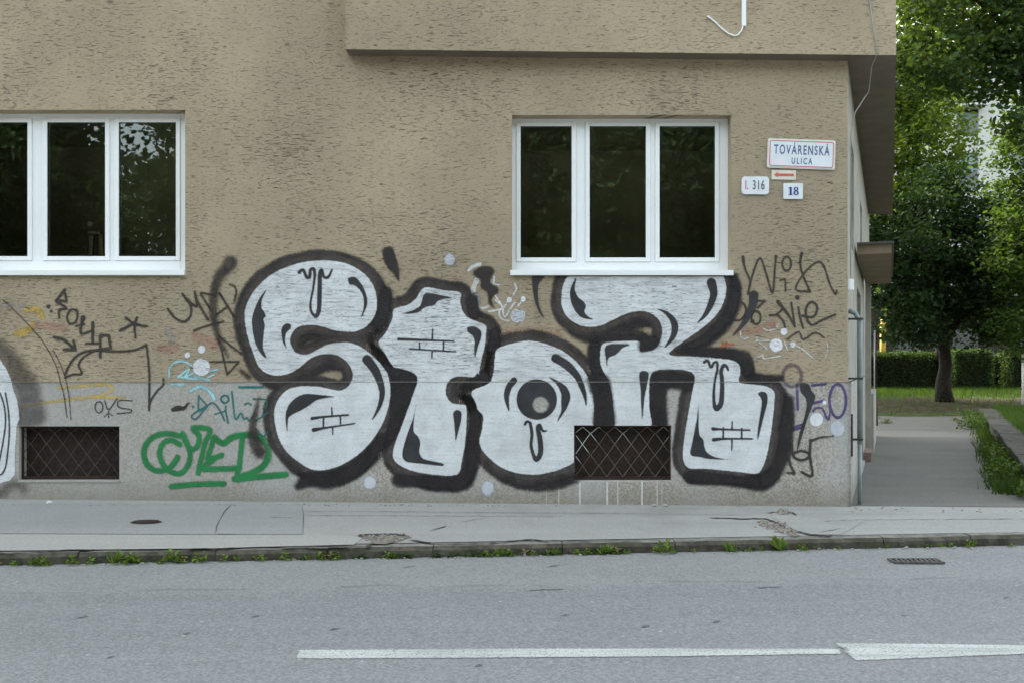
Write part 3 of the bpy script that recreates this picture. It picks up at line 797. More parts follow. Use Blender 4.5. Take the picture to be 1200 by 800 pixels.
letters = {
 'S': dict(fill=poly(S_), shine=[
        poly(A((280,320),(245,360),(210,430),(190,500),(195,580),(215,660),(245,715),(275,742),(280,735),(258,680),(262,590),(270,540),(260,500),(275,485),(262,450),(248,430),(252,380))),
        poly(A((790,250),(830,240),(870,280),(900,340),(910,400),(895,450),(870,495),(885,440),(888,380),(870,330),(830,290),(800,285))),
        poly(A((375,560),(400,530),(430,535),(430,560),(405,585),(395,630),(405,680),(385,650),(375,600))),
        tear(A((908,752,5.5)) + Bc((960,20,5),(992,100,4),(1003,160,3.2),(990,230,2.4),(965,285,1.5),(940,325,0.5))),
        poly(Bc((410,400),(400,330),(405,270),(430,220),(480,180),(530,165),(600,170),(705,182),(650,190),(590,205),(550,235),(500,265),(440,295),(415,320)))],
    drip=[stroke(A((485,210,2),(510,195,1.6),(530,240,1.8),(550,240,1.8),(555,195,1.8),(575,190,1.8),(582,230,1.6),(570,320,1.2),(555,400,1.3),(560,455,1.5),(590,485,2.2),(608,440,2.6),(612,320,2.6),(615,220,2.4),(625,195,1.8),(640,240,1.5),(665,240,1.6),(690,195,1.0)))],
    brick=[stroke(Bc((565,318,1.9),(640,308,1.2),(790,296,1.1))), stroke(Bc((575,390,2.4),(640,378,1.3),(830,350,.8))), stroke(Bc((688,250,.7),(690,303,1))), stroke(Bc((637,310,1),(635,375,1))), stroke(Bc((742,300,.9),(742,352,.9))), stroke(Bc((693,370,1),(695,418,.6)))],
    extra=[stroke(A((1030,330,6),(1010,420,9),(985,520,9))), stroke(Bc((170,60,3),(120,20,2))), stroke(Bc((480,740,4),(560,700,9),(660,705,10),(800,660,9),(920,560,8),(1000,450,7)))]),
 'T': dict(fill=poly(T_), shine=[
        poly(Cc((160,412),(220,400),(280,365),(310,290),(400,298),(480,317),(430,322),(390,335),(370,360),(310,375),(270,405),(220,415))),
        poly(Cc((575,500),(620,495),(660,525),(658,570),(640,620),(622,685),(618,640),(620,580),(605,550),(580,530))),
        poly(Dc((255,230),(235,320),(205,400),(175,500),(170,560),(200,590),(290,600),(420,615),(425,600),(300,570),(275,530),(280,470),(265,430),(240,400),(240,330))),
        tear(Dc((512,292,5),(513,330,4.2),(508,390,2.2),(503,450,.5)))],
    drip=[],
    brick=[stroke(Cc((145,572,1.6),(490,585,.8))), stroke(Cc((215,632,.9),(500,650,.8))), stroke(Cc((358,510,.7),(356,575,1))), stroke(Cc((425,580,.9),(425,640,.9))), stroke(Cc((276,597,.8),(276,633,.8))), stroke(Cc((355,645,.9),(353,690,.7)))],
    extra=[stroke(Dc((140,705,7),(300,712,6.5),(520,720,7),(590,640,8),(610,480,8),(625,300,6))), stroke(Cc((610,330,7),(615,420,6))), stroke(Cc((745,540,6),(735,620,7))),
           poly(Dc((-10,0),(150,5),(240,40),(262,90),(240,170),(170,330),(100,470),(60,500),(90,200))), poly(Dc((600,70),(660,20),(720,60),(690,110),(612,140),(560,90)))]),
 'O': dict(fill=('minus', (poly(O1), disc(Dc((1033,232))[0], 9.8))), shine=[
        tear(E((165,690,5),(230,728,5),(285,782,4.2)) + Fc((310,20,3.6),(335,80,3),(350,130,2),(356,180,.6))),
        tear(Dc((865,82,3.8),(835,120,3.6),(820,170,3.2),(822,210,2.4),(833,268,.6))),
        poly(Fc((125,10),(180,30),(235,70),(258,130),(240,190),(210,240),(175,285),(200,220),(200,170),(200,110),(170,50))),
        ('minus', (disc(Dc((1008,200))[0], 23.6), disc(Dc((1033,232))[0], 9.8)))],
    drip=[stroke(Dc((935,355,1.5),(945,338,1.5),(965,345,1.8),(978,420,1.8),(972,480,1.8),(985,540,2),(1005,575,2.8),(1030,540,3),(1030,460,3),(1015,380,2.6),(1025,360,2),(1045,395,1.4),(1068,395,.9)))],
    brick=[], extra=[]),
 'R': dict(fill=poly(R1), shine=[
        poly(E((295,190),(265,240),(255,290),(265,350),(290,400),(330,440),(400,450),(365,430),(345,400),(355,370),(340,340),(305,310),(285,260))),
        poly(E((795,385),(850,395),(900,430),(930,480),(925,540),(890,590),(845,625),(880,560),(890,500),(875,450),(840,410))),
        tear(Gc((285,222,5.5),(300,290,4.4),(275,370,3.4),(240,430,2.2),(200,470,.6))),
        poly(E((483,610),(630,605),(585,625),(545,665),(495,690),(487,740),(481,700))),
        poly(Fc((690,-20),(745,-20),(735,60),(720,140),(707,270),(700,180),(697,90))),
        poly(H((205,185),(195,260),(180,340),(165,420),(155,490),(210,505),(280,518),(395,520),(320,510),(260,480),(240,440),(235,400),(210,365),(205,280))),
        poly(H((575,110),(600,97),(630,110),(635,160),(610,260),(590,340),(573,400),(575,330),(590,240),(600,160),(590,130)))],
    drip=[stroke(Gc((240,715,1.6),(262,705,1.6),(282,745,1.6),(300,720,1.5),(320,715,1.5),(322,760,1.4)) + H((308,20,1.3),(300,100,1.5),(302,170,2),(318,205,3),(345,170,3),(352,80,2.6),(350,5,2.4)) + Gc((345,775,2.2),(360,735,2),(380,742,1.6),(390,765,.9)))],
    brick=[stroke(H((295,330,2),(350,333,1.2),(525,338,.9))), stroke(H((300,398,2.2),(360,392,1.3),(540,392,.9))), stroke(H((415,283,.6),(413,333,1))), stroke(H((360,325,1),(358,390,1))), stroke(H((474,328,1),(474,392,1))), stroke(H((414,395,1),(412,465,.6)))],
    extra=[stroke(H((775,150,6),(760,300,8),(745,450,8),(710,560,8),(650,640,8),(560,650,6))), stroke(H((150,630,7),(300,640,6),(560,660,6))),
           poly(Fc((750,0),(1035,0),(1020,95),(860,85),(868,310),(752,310))), stroke(Gc((430,190,5),(440,260,6),(400,400,6),(320,500,6),(220,590,5),(120,630,3))),
           poly(Gc((60,650),(200,640),(400,632),(500,645),(540,690),(545,770),(490,810),(460,735),(420,703),(330,690))),
           poly(E((390,600),(445,585),(690,585),(700,560),(520,540),(430,560))), stroke(E((410,620,7),(410,700,8),(440,790,8))),
           poly(Fc((370,0),(490,0),(515,100),(528,310),(410,310),(408,180))), poly(E((690,590),(720,545),(800,560),(815,590),(780,635),(720,648),(693,643))),
           poly(Q((180,555),(300,545),(460,560),(440,612),(120,615)))]),
}
for nm, d in letters.items():
    lt = paint('letter', [d['fill']], SILVER, 3, art, 1.5)
    lt['label'] = 'silver letter %s with black outline' % nm
    if d['fill'][0] == 'minus': fillp = d['fill'][1][0]
    else: fillp = d['fill']
    paint('shadow', [('minus', (('grow', (fillp, 11.8, drag)), ('grow', (fillp, 6.5, [(0, 0)]))))], BLACK, 0, lt, 1.5, 5)
    base = d['fill'] if d['fill'][0] == 'poly' else d['fill'][1][0]
    hole = None if base is d['fill'] else d['fill'][1][1]
    d['fill'] = base
    ol = ('grow', (base, 11.8, [(0, 0)]))
    if hole: ol = ('minus', (ol, hole))
    paint('outline', [ol], GREYBLACK, 1, lt, 1.5, 4)
    for s in d['extra']: paint('outline_overspray', [s], BLACK, 2 + 0.15 * d['extra'].index(s), lt, 1.25, 4)
    for s in d['shine']: paint('shine_mark', [s], MARKB, 4.2, lt, 1.0)
    for s in d['drip']: paint('drip_mark', [s], MARKB, 4.2, lt, 0.75)
    if d['brick']: paint('brick_mark', d['brick'], MARKB, 4.2, lt, 0.7)
flames = [
 [stroke(U((150,140,8),(120,180,6.5),(80,230,5.5),(55,330,5),(50,440,4),(75,560,3.5),(110,640,2.2),(140,690,.5)))],
 [stroke(A((1040,85,7),(1060,150,7),(1090,210,3.5),(1105,265,.5)))],
 [poly(O_((130,80),(200,30),(300,20),(345,70),(310,150),(310,200),(380,240),(390,290),(340,330),(325,390),(350,455),(290,400),(280,300),(210,240),(205,160),(150,125)))],
 [poly(E((20,170),(65,170),(105,170),(60,230),(55,300),(65,370),(95,445),(60,400),(30,310)))],
 [stroke(L((820,145,.5),(797,250,3),(778,350,4.5),(790,430,6.5),(825,510,7)))],
 [stroke(Gc((550,300,5.5),(540,370,4.6),(490,470,2.8),(418,553,.5)))],
 [poly(H((840,50),(890,50),(910,90),(935,130),(910,200),(880,280),(850,380),(820,470),(832,370),(860,280),(880,190),(876,140),(845,100)))],
]
for i, s in enumerate(flames):
    paint('flame_mark', s, MARKB if i in (3, 5, 6) else SOFTBROWN if i in (0, 4) else SOFTB, 2.6, art, 1.0, 5)

# --- smaller tags
def tagpaint(name, label, items, cat='graffiti tag', group='graffiti tags around the big piece'):
    r = None
    if len(items) == 1:
        sh, m, ly = items[0]
        return tag(paint(name, sh, m, ly, None, 0.75), label, cat, group)
    items = [(it[0], it[1], it[2] + 0.22 * q) + tuple(it[3:]) for q, it in enumerate(items)]
    xs = [bounds(s, 0) for it in items for s in it[0]]
    r = empty(name, (WX(sum(b[0] for b in xs) / len(xs)), 0, WZ(max(b[3] for b in xs))), label, cat, group)
    for it in items:
        paint(it[3] if len(it) > 3 else 'paint_line', it[0], it[1], it[2], r, 0.75)
    return r
tagpaint('graffiti_tag', 'fat green sprayed tag with an underline on the plinth left of the letter S', [([
    stroke(L((290,400),(200,385),(110,410),(55,480),(60,570),(120,630),(190,630),(240,600),(275,545)), 3.2), stroke(L((290,460),(240,430),(180,450),(155,520),(180,590),(230,640),(300,650),(350,590),(360,520),(340,450),(310,385)), 3.0),
    stroke(L((310,385),(335,450),(370,490),(410,470),(420,400),(380,350),(490,360),(460,450),(415,650)), 3.0), stroke(L((520,410),(500,480),(480,560),(570,530)), 3.1), stroke(L((470,590),(455,622),(690,617)), 3.2), poly(L((475,545),(570,525),(520,580),(480,600))),
    stroke(L((520,410),(580,450),(640,410),(720,395),(800,400),(870,450),(885,530),(850,600),(770,650),(660,690),(800,675),(1000,660)), 3.6), stroke(L((710,410),(690,600),(675,660)), 3.0)], GREEN, 1.0, 'letters'),
    ([stroke(L((235,740),(400,725),(585,720)), 3.2)], GREEN, 1.0, 'underline')])
tagpaint('graffiti_tag', 'thin teal handwriting above the fat green tag', [([
    stroke(L((420,130),(418,230),(470,200),(420,140)), .9), stroke(L((470,200),(370,265),(400,290),(500,180),(560,230),(590,300)), .9), ell(L((593,155))[0], 4.4, 4.4, 1.1), stroke(L((598,200),(598,230),(615,315)), .9),
    stroke(L((640,105),(650,200),(665,290),(700,250),(720,290),(740,280),(760,300),(790,250)), 1.0), stroke(L((525,255),(580,240),(600,230)), .8), stroke(L((725,190),(750,180),(770,195)), .9), stroke(L((785,155),(870,160),(865,215)), .9),
    stroke(L((690,75),(845,75)), 1.4), stroke(L((800,300),(880,245)), .8), stroke(L((800,350),(850,405),(880,370)), .8), disc(L((380,205))[0], 1.5)], TEAL, 1.2, 'letters'),
    ([stroke(L((245,225,2.2),(280,215,3.2),(320,215,2),(345,185,1.2),(358,182,.6)))], INK, 1.2, 'dash')])
tagpaint('graffiti_tag', 'black written tag with arrow, star and long angled line under the left window', [([
    stroke(I_((505,135,2),(455,200,1.5),(440,220,1.5),(520,275,1.5),(465,290,1.5),(465,350,1.2))), stroke(I_((505,150),(520,220),(475,215)), 1.5), stroke(I_((605,300),(560,285),(525,340),(545,395),(590,385),(608,330),(598,285)), 1.3),
    stroke(I_((650,350,3),(640,400,1.6),(630,440,1.5),(640,475,1.4),(720,450,1.3))), stroke(I_((595,415),(660,400)), 1.2), stroke(I_((727,390,2),(725,545,1.5))), stroke(I_((675,548),(770,548)), 1.3), stroke(I_((785,655),(785,485),(850,485),(866,582),(760,600)), 1.6, False),
    disc(I_((380,262))[0], 2.4), disc(I_((402,299))[0], 1.8)], INK, .6, 'letters'),
    ([stroke(I_((425,500),(500,520),(580,590)), 1.7), stroke(I_((500,595),(592,600),(575,525)), 1.5, False)], INK, .6, 'arrow'),
    ([stroke(I_((985,350),(1060,400),(1150,415)), 1.3), stroke(I_((940,450),(1050,390),(1070,350)), 1.6), stroke(I_((1050,400),(1060,505)), 1.3)], INK, .6, 'star'),
    ([stroke(I_((510,790),(560,690),(640,620),(760,600),(900,610),(1050,600),(1145,560)), 1.4), stroke(I_((1145,560),(1160,680),(1168,790)) + L((88,60),(86,230)), 1.3, False), stroke(L((86,230),(95,170),(140,100),(180,60),(180,20)), 1.2), stroke(Mc((880,250),(780,310),(740,380),(770,460),(690,465),(610,495)), 1.2)], INK, .6, 'long_line')])
tagpaint('graffiti_tag', 'thin brown double curve running down from under the left window', [([
    stroke(I_((20,210),(60,240),(200,380),(340,540),(430,700),(460,790)) + Mc((565,530),(600,650),(620,800)) + J((510,80),(525,190)), .65), stroke(Mc((500,240),(560,350),(620,520),(650,680),(660,800)) + J((555,205)), .6)], INKTHIN, .4)])
tagpaint('graffiti_tag', 'tiny black marker tag right above the left basement vent', [([
    ell(J((775,110))[0], 4.5, 6.5, .7), stroke(J((820,60),(850,130),(915,45)), .7), stroke(J((1035,60),(930,60),(930,110),(1030,130),(1020,150),(920,160)), .7), stroke(J((815,185),(850,160),(880,175)), .6), stroke(J((850,140),(850,190)), .6)], INK, .6)])
tagpaint('graffiti_tag', 'faded black looping tag touching the left side of the letter S', [([
    stroke(K_((245,280),(300,350),(370,380),(420,340),(425,260),(360,165)), 1.5), stroke(K_((360,170),(470,265),(455,150),(480,230),(560,365)), 1.5), stroke(K_((500,160),(580,290)), 1.3), stroke(K_((510,155),(620,180)), 1.3), stroke(K_((650,160),(700,240),(760,340)), 1.5), stroke(K_((620,330),(710,265)), 1.4), stroke(K_((450,450),(560,410),(680,380)), 1.3), stroke(K_((730,90),(770,110),(780,160),(765,220)), 1.3)], INKTHIN, .6, 'letters'),
    ([stroke(K_((640,490),(820,630)), 1.2), stroke(K_((580,690),(800,690),(710,790),(670,620),(640,520)), 1.2, False)], INKTHIN, .6, 'arrow')])
tagpaint('graffiti_tag', 'pale cyan and white scribble with three white dots left of the letter S', [([
    stroke(N_((150,490),(150,410),(200,355),(280,345),(360,385)), 1.2), stroke(N_((230,490),(330,420),(300,490),(400,440),(420,510),(250,490)), 1.4), stroke(N_((480,450),(600,420)), 1.3), stroke(N_((500,500),(570,465)), 1.1), stroke(N_((170,560),(280,560)), 1.6), stroke(N_((350,620),(450,580),(540,640),(570,700)), 2.0), stroke(N_((380,490),(520,520)), 1.6)], CYAN, .4, 'scribble'),
    ([disc(N_((450,235))[0], 4.5)], WHITEP, .8, 'dot'), ([disc(N_((320,288))[0], 3.3)], WHITEP, .8, 'dot'), ([disc(N_((450,400))[0], 10)], WHITEP, .8, 'dot')])
tagpaint('graffiti_tag', 'thin black two line handwriting between the right window and the corner', [([
    stroke(W((118,65,2),(130,140,1.2),(160,210,1.2),(165,250,1.2),(150,312,1.5))), stroke(W((150,312),(180,190),(230,72),(270,170),(315,305),(330,150),(338,62)), 1.25), disc(W((338,62))[0], 2), ell(W((410,110))[0], 5.2, 8.2, 1.2), stroke(W((365,220),(400,210),(403,295)), 1.0, False),
    stroke(W((510,42,2),(500,110,1.3),(520,190,1.2),(567,297,1.5))), stroke(W((567,297),(470,282),(530,170),(620,95),(660,130),(700,250),(735,315),(745,290)), 1.15)], INKTHIN, .6, 'upper_line'),
    ([stroke(W((90,350),(130,390),(135,440),(100,485),(50,488)), 1.2), ell(W((205,470))[0], 5.4, 7.6, 1.2), disc(W((182,495))[0], 2.4), stroke(W((210,360),(265,358),(215,405)), 1.2, False), stroke(W((295,455),(340,450),(378,410),(350,362)), 1.2), stroke(W((350,362,2),(420,450,1.4),(465,532,1.2),(440,370,1.2)), 1.2, False), stroke(W((345,452),(385,490),(398,535)), 1.2),
      stroke(W((488,400),(500,470),(520,540)), 1.2), disc(W((480,335))[0], 2.6), stroke(W((515,460),(590,465),(615,400),(575,365),(540,410),(545,480),(580,520),(640,490),(735,450)), 1.35)], INK, .6, 'lower_line'),
    ([stroke(W((415,612),(490,565),(520,615),(600,570),(660,602)), 1.1)], INKTHIN, .6, 'wave')])
tagpaint('graffiti_tag', 'white scribble with splattered dots right of the letter R', [([
    stroke(Q((60,150),(65,200),(100,215),(130,205)), .8), stroke(Q((210,200),(230,240),(310,310)), .8), stroke(Q((200,235),(330,230)), .7), stroke(Q((280,400),(440,375)), .9), stroke(Q((265,365),(275,400)), .9), stroke(Q((580,280),(640,310),(740,395)), .8), stroke(Q((620,150),(635,240)), .5), stroke(Q((280,120),(320,140),(390,120),(420,70)), .7), stroke(Q((870,250),(880,330),(840,400)), .5), stroke(Q((180,410),(260,370)), .6), stroke(Q((500,320),(470,240)), .7)], WHITETHIN, .4, 'scribble'),
    ([disc(Q((395,275))[0], 7.8)], WHITEP, .8, 'dot'), ([disc(Q((468,150))[0], 4.1)], WHITEP, .8, 'dot'), ([disc(Q((550,270))[0], 3.4)], WHITEP, .8, 'dot')])
tagpaint('graffiti_tag', 'white scribble of loops and balls between the letters T and R', [([
    stroke(O_((180,320),(200,450),(290,440)), 1.6), stroke(O_((170,160),(130,260),(150,330)), 3.0), stroke(O_((360,330),(430,440),(400,500),(420,560),(500,590)), 1.2), stroke(O_((480,400),(440,480),(460,545),(530,440),(560,400)), 1.2), stroke(O_((560,200),(578,250),(545,320)), 1.4), stroke(O_((600,430),(640,380)), 1.2), stroke(O_((290,490),(440,455),(360,370)), 1.3), stroke(O_((350,130),(345,200),(400,210)), 1.2), stroke(O_((85,60),(130,20),(200,0)), 2.2), ell(O_((595,535))[0], 7.2, 6.6, 1.8)], WHITETHIN, .4, 'scribble'),
    ([disc(O_((505,370))[0], 3.3)], WHITEP, .8, 'dot'), ([disc(O_((650,362))[0], 3.1)], WHITEP, .8, 'dot'), ([disc(O_((595,540))[0], 7.0)], PALEDOT, .2, 'dot')])
tagpaint('graffiti_tag', 'small orange scribble above the leg of the letter R', [([stroke(Gc((357,590),(355,625)), .9), stroke(Gc((378,590),(375,625)), .9), stroke(Gc((355,607),(425,603)), 1.0)], ORANGE, .8)])
tagpaint('graffiti_tag', 'purple written numbers on the plinth near the building corner', [([
    stroke(H((820,60),(825,210)), 1.5), stroke(H((915,60),(1000,50)), 1.5), stroke(H((920,220),(940,200),(980,205),(1015,275),(1030,200)), 1.2), stroke(H((920,170),(985,155)), 1.6), ell(H((1075,155))[0], 9.6, 19.5, 1.6), stroke(H((770,332),(860,300)), 1.3), stroke(H((775,346),(865,316)), 1.2)], PURPLE, .6)])
tagpaint('graffiti_tag', 'faded purple ring on the stucco right of the letter R', [([
    ell(Q((545,560))[0], 11.0, 12.5, 2.0)], MAUVE, .6)])
tagpaint('graffiti_tag', 'black horned tag low on the plinth near the building corner', [([
    stroke(H((785,400),(788,440),(790,475),(805,510),(845,525),(890,510),(895,485),(850,468),(800,480)), 1.5), stroke(H((765,480),(780,560),(805,605)), 1.5), stroke(H((805,605),(760,605)), 1.2), stroke(H((905,405),(900,500),(915,622),(850,600)), 1.5), stroke(H((905,408,1.8),(960,385,1.2),(1050,375,.6))), disc(H((905,405))[0], 2.2), disc(H((797,605))[0], 2.4)], INK, 2.9)])
tagpaint('graffiti_tag', 'faded yellow sprayed lines left of the small marker tag', [([
    stroke(Mc((200,105),(290,40),(300,0)), 3), stroke(Mc((560,590),(800,570),(1020,560),(1050,620),(900,670),(480,720)), 1.8), stroke(Mc((170,775),(700,690),(1180,682)), 1.4), stroke(I_((205,290),(290,285),(325,340)), 3.5), stroke(I_((130,470),(240,440)), 3.5)], YELLOW, .1)])
tagpaint('graffiti_tag', 'faded pink and lilac overspray under the left window', [([
    stroke(I_((270,415),(350,410),(500,440)), 5)], PINK, .0, 'pink_haze'), ([stroke(K_((180,590),(300,580)), 5)], PINK, .0, 'pink_haze'), ([stroke(K_((470,500),(620,560)), 6)], PINK, .0, 'pink_haze'),
    ([stroke(I_((0,260),(180,250),(165,290)), 2.2)], LILAC, .05, 'lilac_haze'), ([stroke(K_((240,440),(290,530)), 4)], LILAC, .05, 'lilac_haze')])
tagpaint('graffiti_tag', 'faded pink overspray above the letter O', [([stroke(Cc((800,530),(900,525),(1000,520),(1173,535)), 4)], PINK, .0)])
tagpaint('graffiti_tag', 'faded pink overspray under the black handwriting near the corner', [([stroke(W((50,560),(200,560),(330,510)), 4)], PINK, .0)])
lp = empty('graffiti', (WX(0), 0, WZ(568)), 'edge of another silver graffiti cut off at the far left', 'graffiti')
paint('letter', [poly([(-38,400),(0,420),(8,432),(13,444),(16,456),(20,467),(22,478),(23,490),(20,499),(18,530),(18,555),(12,562),(0,566),(-38,568)], False)], SILVER, 1.5, lp, 1.0)
paint('shadow', [poly([(-38,385),(0,397),(8,402),(20,414),(35,432),(44,447),(50,470),(54,490),(40,500),(20,497),(20,467),(13,444),(0,420),(-38,400)]), stroke([(0,578,5),(16,566,5),(28,572,4)])], SMOKE, .3, lp, 1.5, 10)
paint('outline', [stroke(J((5,0),(40,120),(45,250),(20,420),(-5,540)), .9), stroke(J((45,0),(70,150),(75,330),(50,560),(20,630),(-20,640)), .9)], MARKB, 2.2, lp, .75)
for lab, c, r, ry, m in (('round white paint spot left of the right window, above the letter T', (526.8, 304.3), 6.6, 6.8, PALEDOT), ('pale paint spot on the plinth between the letters S and T', (433.5, 565), 7.2, 7.6, PALEDOT),
                   ('pale paint spot on the plinth between the letters T and O', (571.4, 571.5), 7.4, 8.6, PALEDOT), ('white paint spot with a dark centre beside the black flame near the corner', (956.5, 491), 7.8, 8.2, WHITEP),
                   ('palest paint spot nearest the drainpipe under the purple numbers', (981, 501.5), 8.4, 9.4, PALEDOT), ('smallest bright paint spot between the purple numbers', (966, 471.3), 2.6, 2.6, WHITEP)):
    tag(paint('paint_spot', [disc(c, r, ry)], m, 1.2, None, 0.75), lab, 'paint spot', 'sprayed paint spots')

CAPM = make_plain('dark_weathered_stone', (0.088, 0.083, 0.07), 0.9, 0.3, 6.0, 0.2, bumpd=0.012, bscale=30.0, dirt=(0.05, 0.05, 0.035), dirtamt=0.7)
# ------------------------------------------------------------------ ground, road, pavement, driveway, lawn
ASPH = make_asphalt('grey_asphalt', (0.184, 0.191, 0.190), 0.45, 75, 0.16, lanes=True)
PAVE = make_asphalt('pale_pavement', (0.285, 0.280, 0.262), 0.26, 95, 0.15, warm=(0.25, 0.235, 0.205), blotch=0.28)
PATCHD = make_asphalt('bluish_pavement_patch', (0.258, 0.257, 0.248), 0.24, 95, 0.15, blotch=0.2)
PAVELINE = make_asphalt('light_concrete_strip', (0.32, 0.312, 0.29), 0.2, 90, 0.1)
DRIVE = make_asphalt('driveway_asphalt', (0.140, 0.135, 0.120), 0.35, 70, 0.2, blotch=0.38)
GRASSG = make_plain('lawn_earth', (0.05, 0.07, 0.022), 0.95, 0.4, 3.0, 0.1, dirt=(0.085, 0.062, 0.038), dirtamt=0.9)
SOILB = make_plain('bare_brown_soil', (0.062, 0.048, 0.030), 0.95, 0.4, 4.0, 0.1, bumpd=0.02, bscale=20.0)
def make_roadpaint():
    k = NT('worn_road_paint')
    p = k.pos(); x, y, z = k.sep(p)
    n = k.noise(k.comb(k.math('MULTIPLY', x, 1.4), k.math('MULTIPLY', y, 18.0), 0.0), 1.0, 4.0, 0.6)
    c = k.mix(k.step(n, 0.35, 0.7), (0.46, 0.48, 0.455), (0.33, 0.35, 0.33))
    d = k.attr('edge')
    w = k.noise(p, 60.0, 4.0, 0.7)
    a = k.step(k.math('ADD', d, k.math('MULTIPLY', k.math('SUBTRACT', w, 0.5), 0.05)), 0.002, 0.012)
    sp = k.step(k.noise(p, 75.0, 5.0, 0.78), 0.52, 0.63, 1.0, 0.25)
    k.fin(c, 0.7, k.bump(w, 0.003, 0.5), 0.3)
    tr = k.n('ShaderNodeBsdfTransparent'); mx = k.n('ShaderNodeMixShader')
    k.t.links.new(k.math('MULTIPLY', a, sp), mx.inputs[0]); k.t.links.new(tr.outputs[0], mx.inputs[1]); k.t.links.new(k.bsdf.outputs[0], mx.inputs[2])
    k.t.links.new(mx.outputs[0], k.out.inputs[0])
    return k.m
ROADP = make_roadpaint()

def sheet(name, xs, rows, zf, mat, dz=0.0, parent=None):
    """rows: function x -> list of y values"""
    v, f = [], []
    m = None
    for x in xs:
        ys = rows(x); m = len(ys)
        v += [(x, y, zf(x, y) + dz) for y in ys]
    for i in range(len(xs) - 1):
        for j in range(m - 1):
            f.append((i * m + j, (i + 1) * m + j, (i + 1) * m + j + 1, i * m + j + 1))
    me = bpy.data.meshes.new(name); me.from_pydata(v, [], f)
    return link_mesh(name, me, mat, parent)
lin = lambda a, b, n: [a + (b - a) * i / (n - 1) for i in range(n)]
g = MB().quad((-500, -500, -0.6), (500, -500, -0.6), (500, 500, -0.6), (-500, 500, -0.6)).build('ground', GRASSG)
tag(g, 'earth and grass under and around the street', 'ground', kind='structure')
o = sheet('road', lin(-60, 60, 241), lambda x: [-20.0] + lin(-12, kerb_y(x) + 0.02, 14), road_z, ASPH); tag(o, 'grey asphalt road in front of the building', 'road', kind='structure')
KW = 0.15
pv = sheet('pavement', lin(-60, 60, 241), lambda x: lin(kerb_y(x) + KW - 0.004, max(0.06, kerb_y(x) + 1.6) if x < 5.6 else 0.7, 8), pav_z, PAVE); tag(pv, 'cracked pale pavement along the facade', 'pavement', kind='structure')
def edge_x(y): return 6.0 + 0.465 * (y - 1.0)
def yard(name, y0, y1, xl, xr, mat, dz, n=20, m=10):
    v, f = [], []
    for y in lin(y0, y1, n):
        a, b = xl(y), xr(y)
        v += [(x, y, yard_z(x, y) + dz) for x in lin(a, b, m)]
    for i in range(n - 1):
        for j in range(m - 1):
            f.append((i * m + j, i * m + j + 1, (i + 1) * m + j + 1, (i + 1) * m + j))
    me = bpy.data.meshes.new(name); me.from_pydata(v, [], f)
    return link_mesh(name, me, mat)
wl = lambda y: XC + SL * max(y, 0) - 0.1
o = yard('driveway', 0.062, 18.0, wl, lambda y: edge_x(y) + 0.5, DRIVE, 0.004, 30); tag(o, 'grey asphalt driveway beside the building', 'driveway', kind='structure')
o = yard('concrete_strip', 10.5, 12.2, wl, lambda y: edge_x(y) + 0.1, make_asphalt('driveway_strip', (0.175, 0.169, 0.152), 0.25, 80, 0.1, blotch=0.25), 0.009); tag(o, 'pale concrete strip across the driveway', 'path', kind='structure')
o = yard('lawn', 17.6, 60.0, lambda y: -10.0, lambda y: 90.0, GRASSG, -0.004, 44, 40); tag(o, 'shaded lawn behind the driveway', 'lawn', kind='structure')
v, f = [], []
for i in range(29):
    x = 8.5 + i * 0.8
    for j in range(6):
        y = 19.4 + 0.35 * math.sin(x * .9) + j * (1.05 + .12 * math.sin(x * 1.7))
        v.append((x, y, yard_z(x, y) + .003))
for i in range(28):
    for j in range(5): f.append((i * 6 + j, i * 6 + 6 + j, i * 6 + 7 + j, i * 6 + j + 1))
me = bpy.data.meshes.new('bare_soil'); me.from_pydata(v, [], f)
o = link_mesh('bare_soil', me, SOILB); tag(o, 'bare brown soil band around the dark tree', 'soil', kind='structure')
def bed_z(x, y): return max(yard_z(x, y), 0.0) + 0.2 + 0.04 * math.sin(x * 1.3) * math.cos(y * 0.9)
v = []; f = []
for i, y in enumerate([0.64] + lin(0.65, 18.5, 19)):
    for j in range(14):
        x = edge_x(y) + 0.42 + j * j * 0.35
        v.append((x, y, bed_z(x, y) if i else -0.4))
for i in range(19):
    for j in range(13):
        f.append((i * 14 + j, i * 14 + j + 1, (i + 1) * 14 + j + 1, (i + 1) * 14 + j))
me = bpy.data.meshes.new('side_lawn'); me.from_pydata(v, [], f)
o = link_mesh('side_lawn', me, GRASSG); tag(o, 'raised lawn right of the low stone wall', 'lawn', kind='structure')
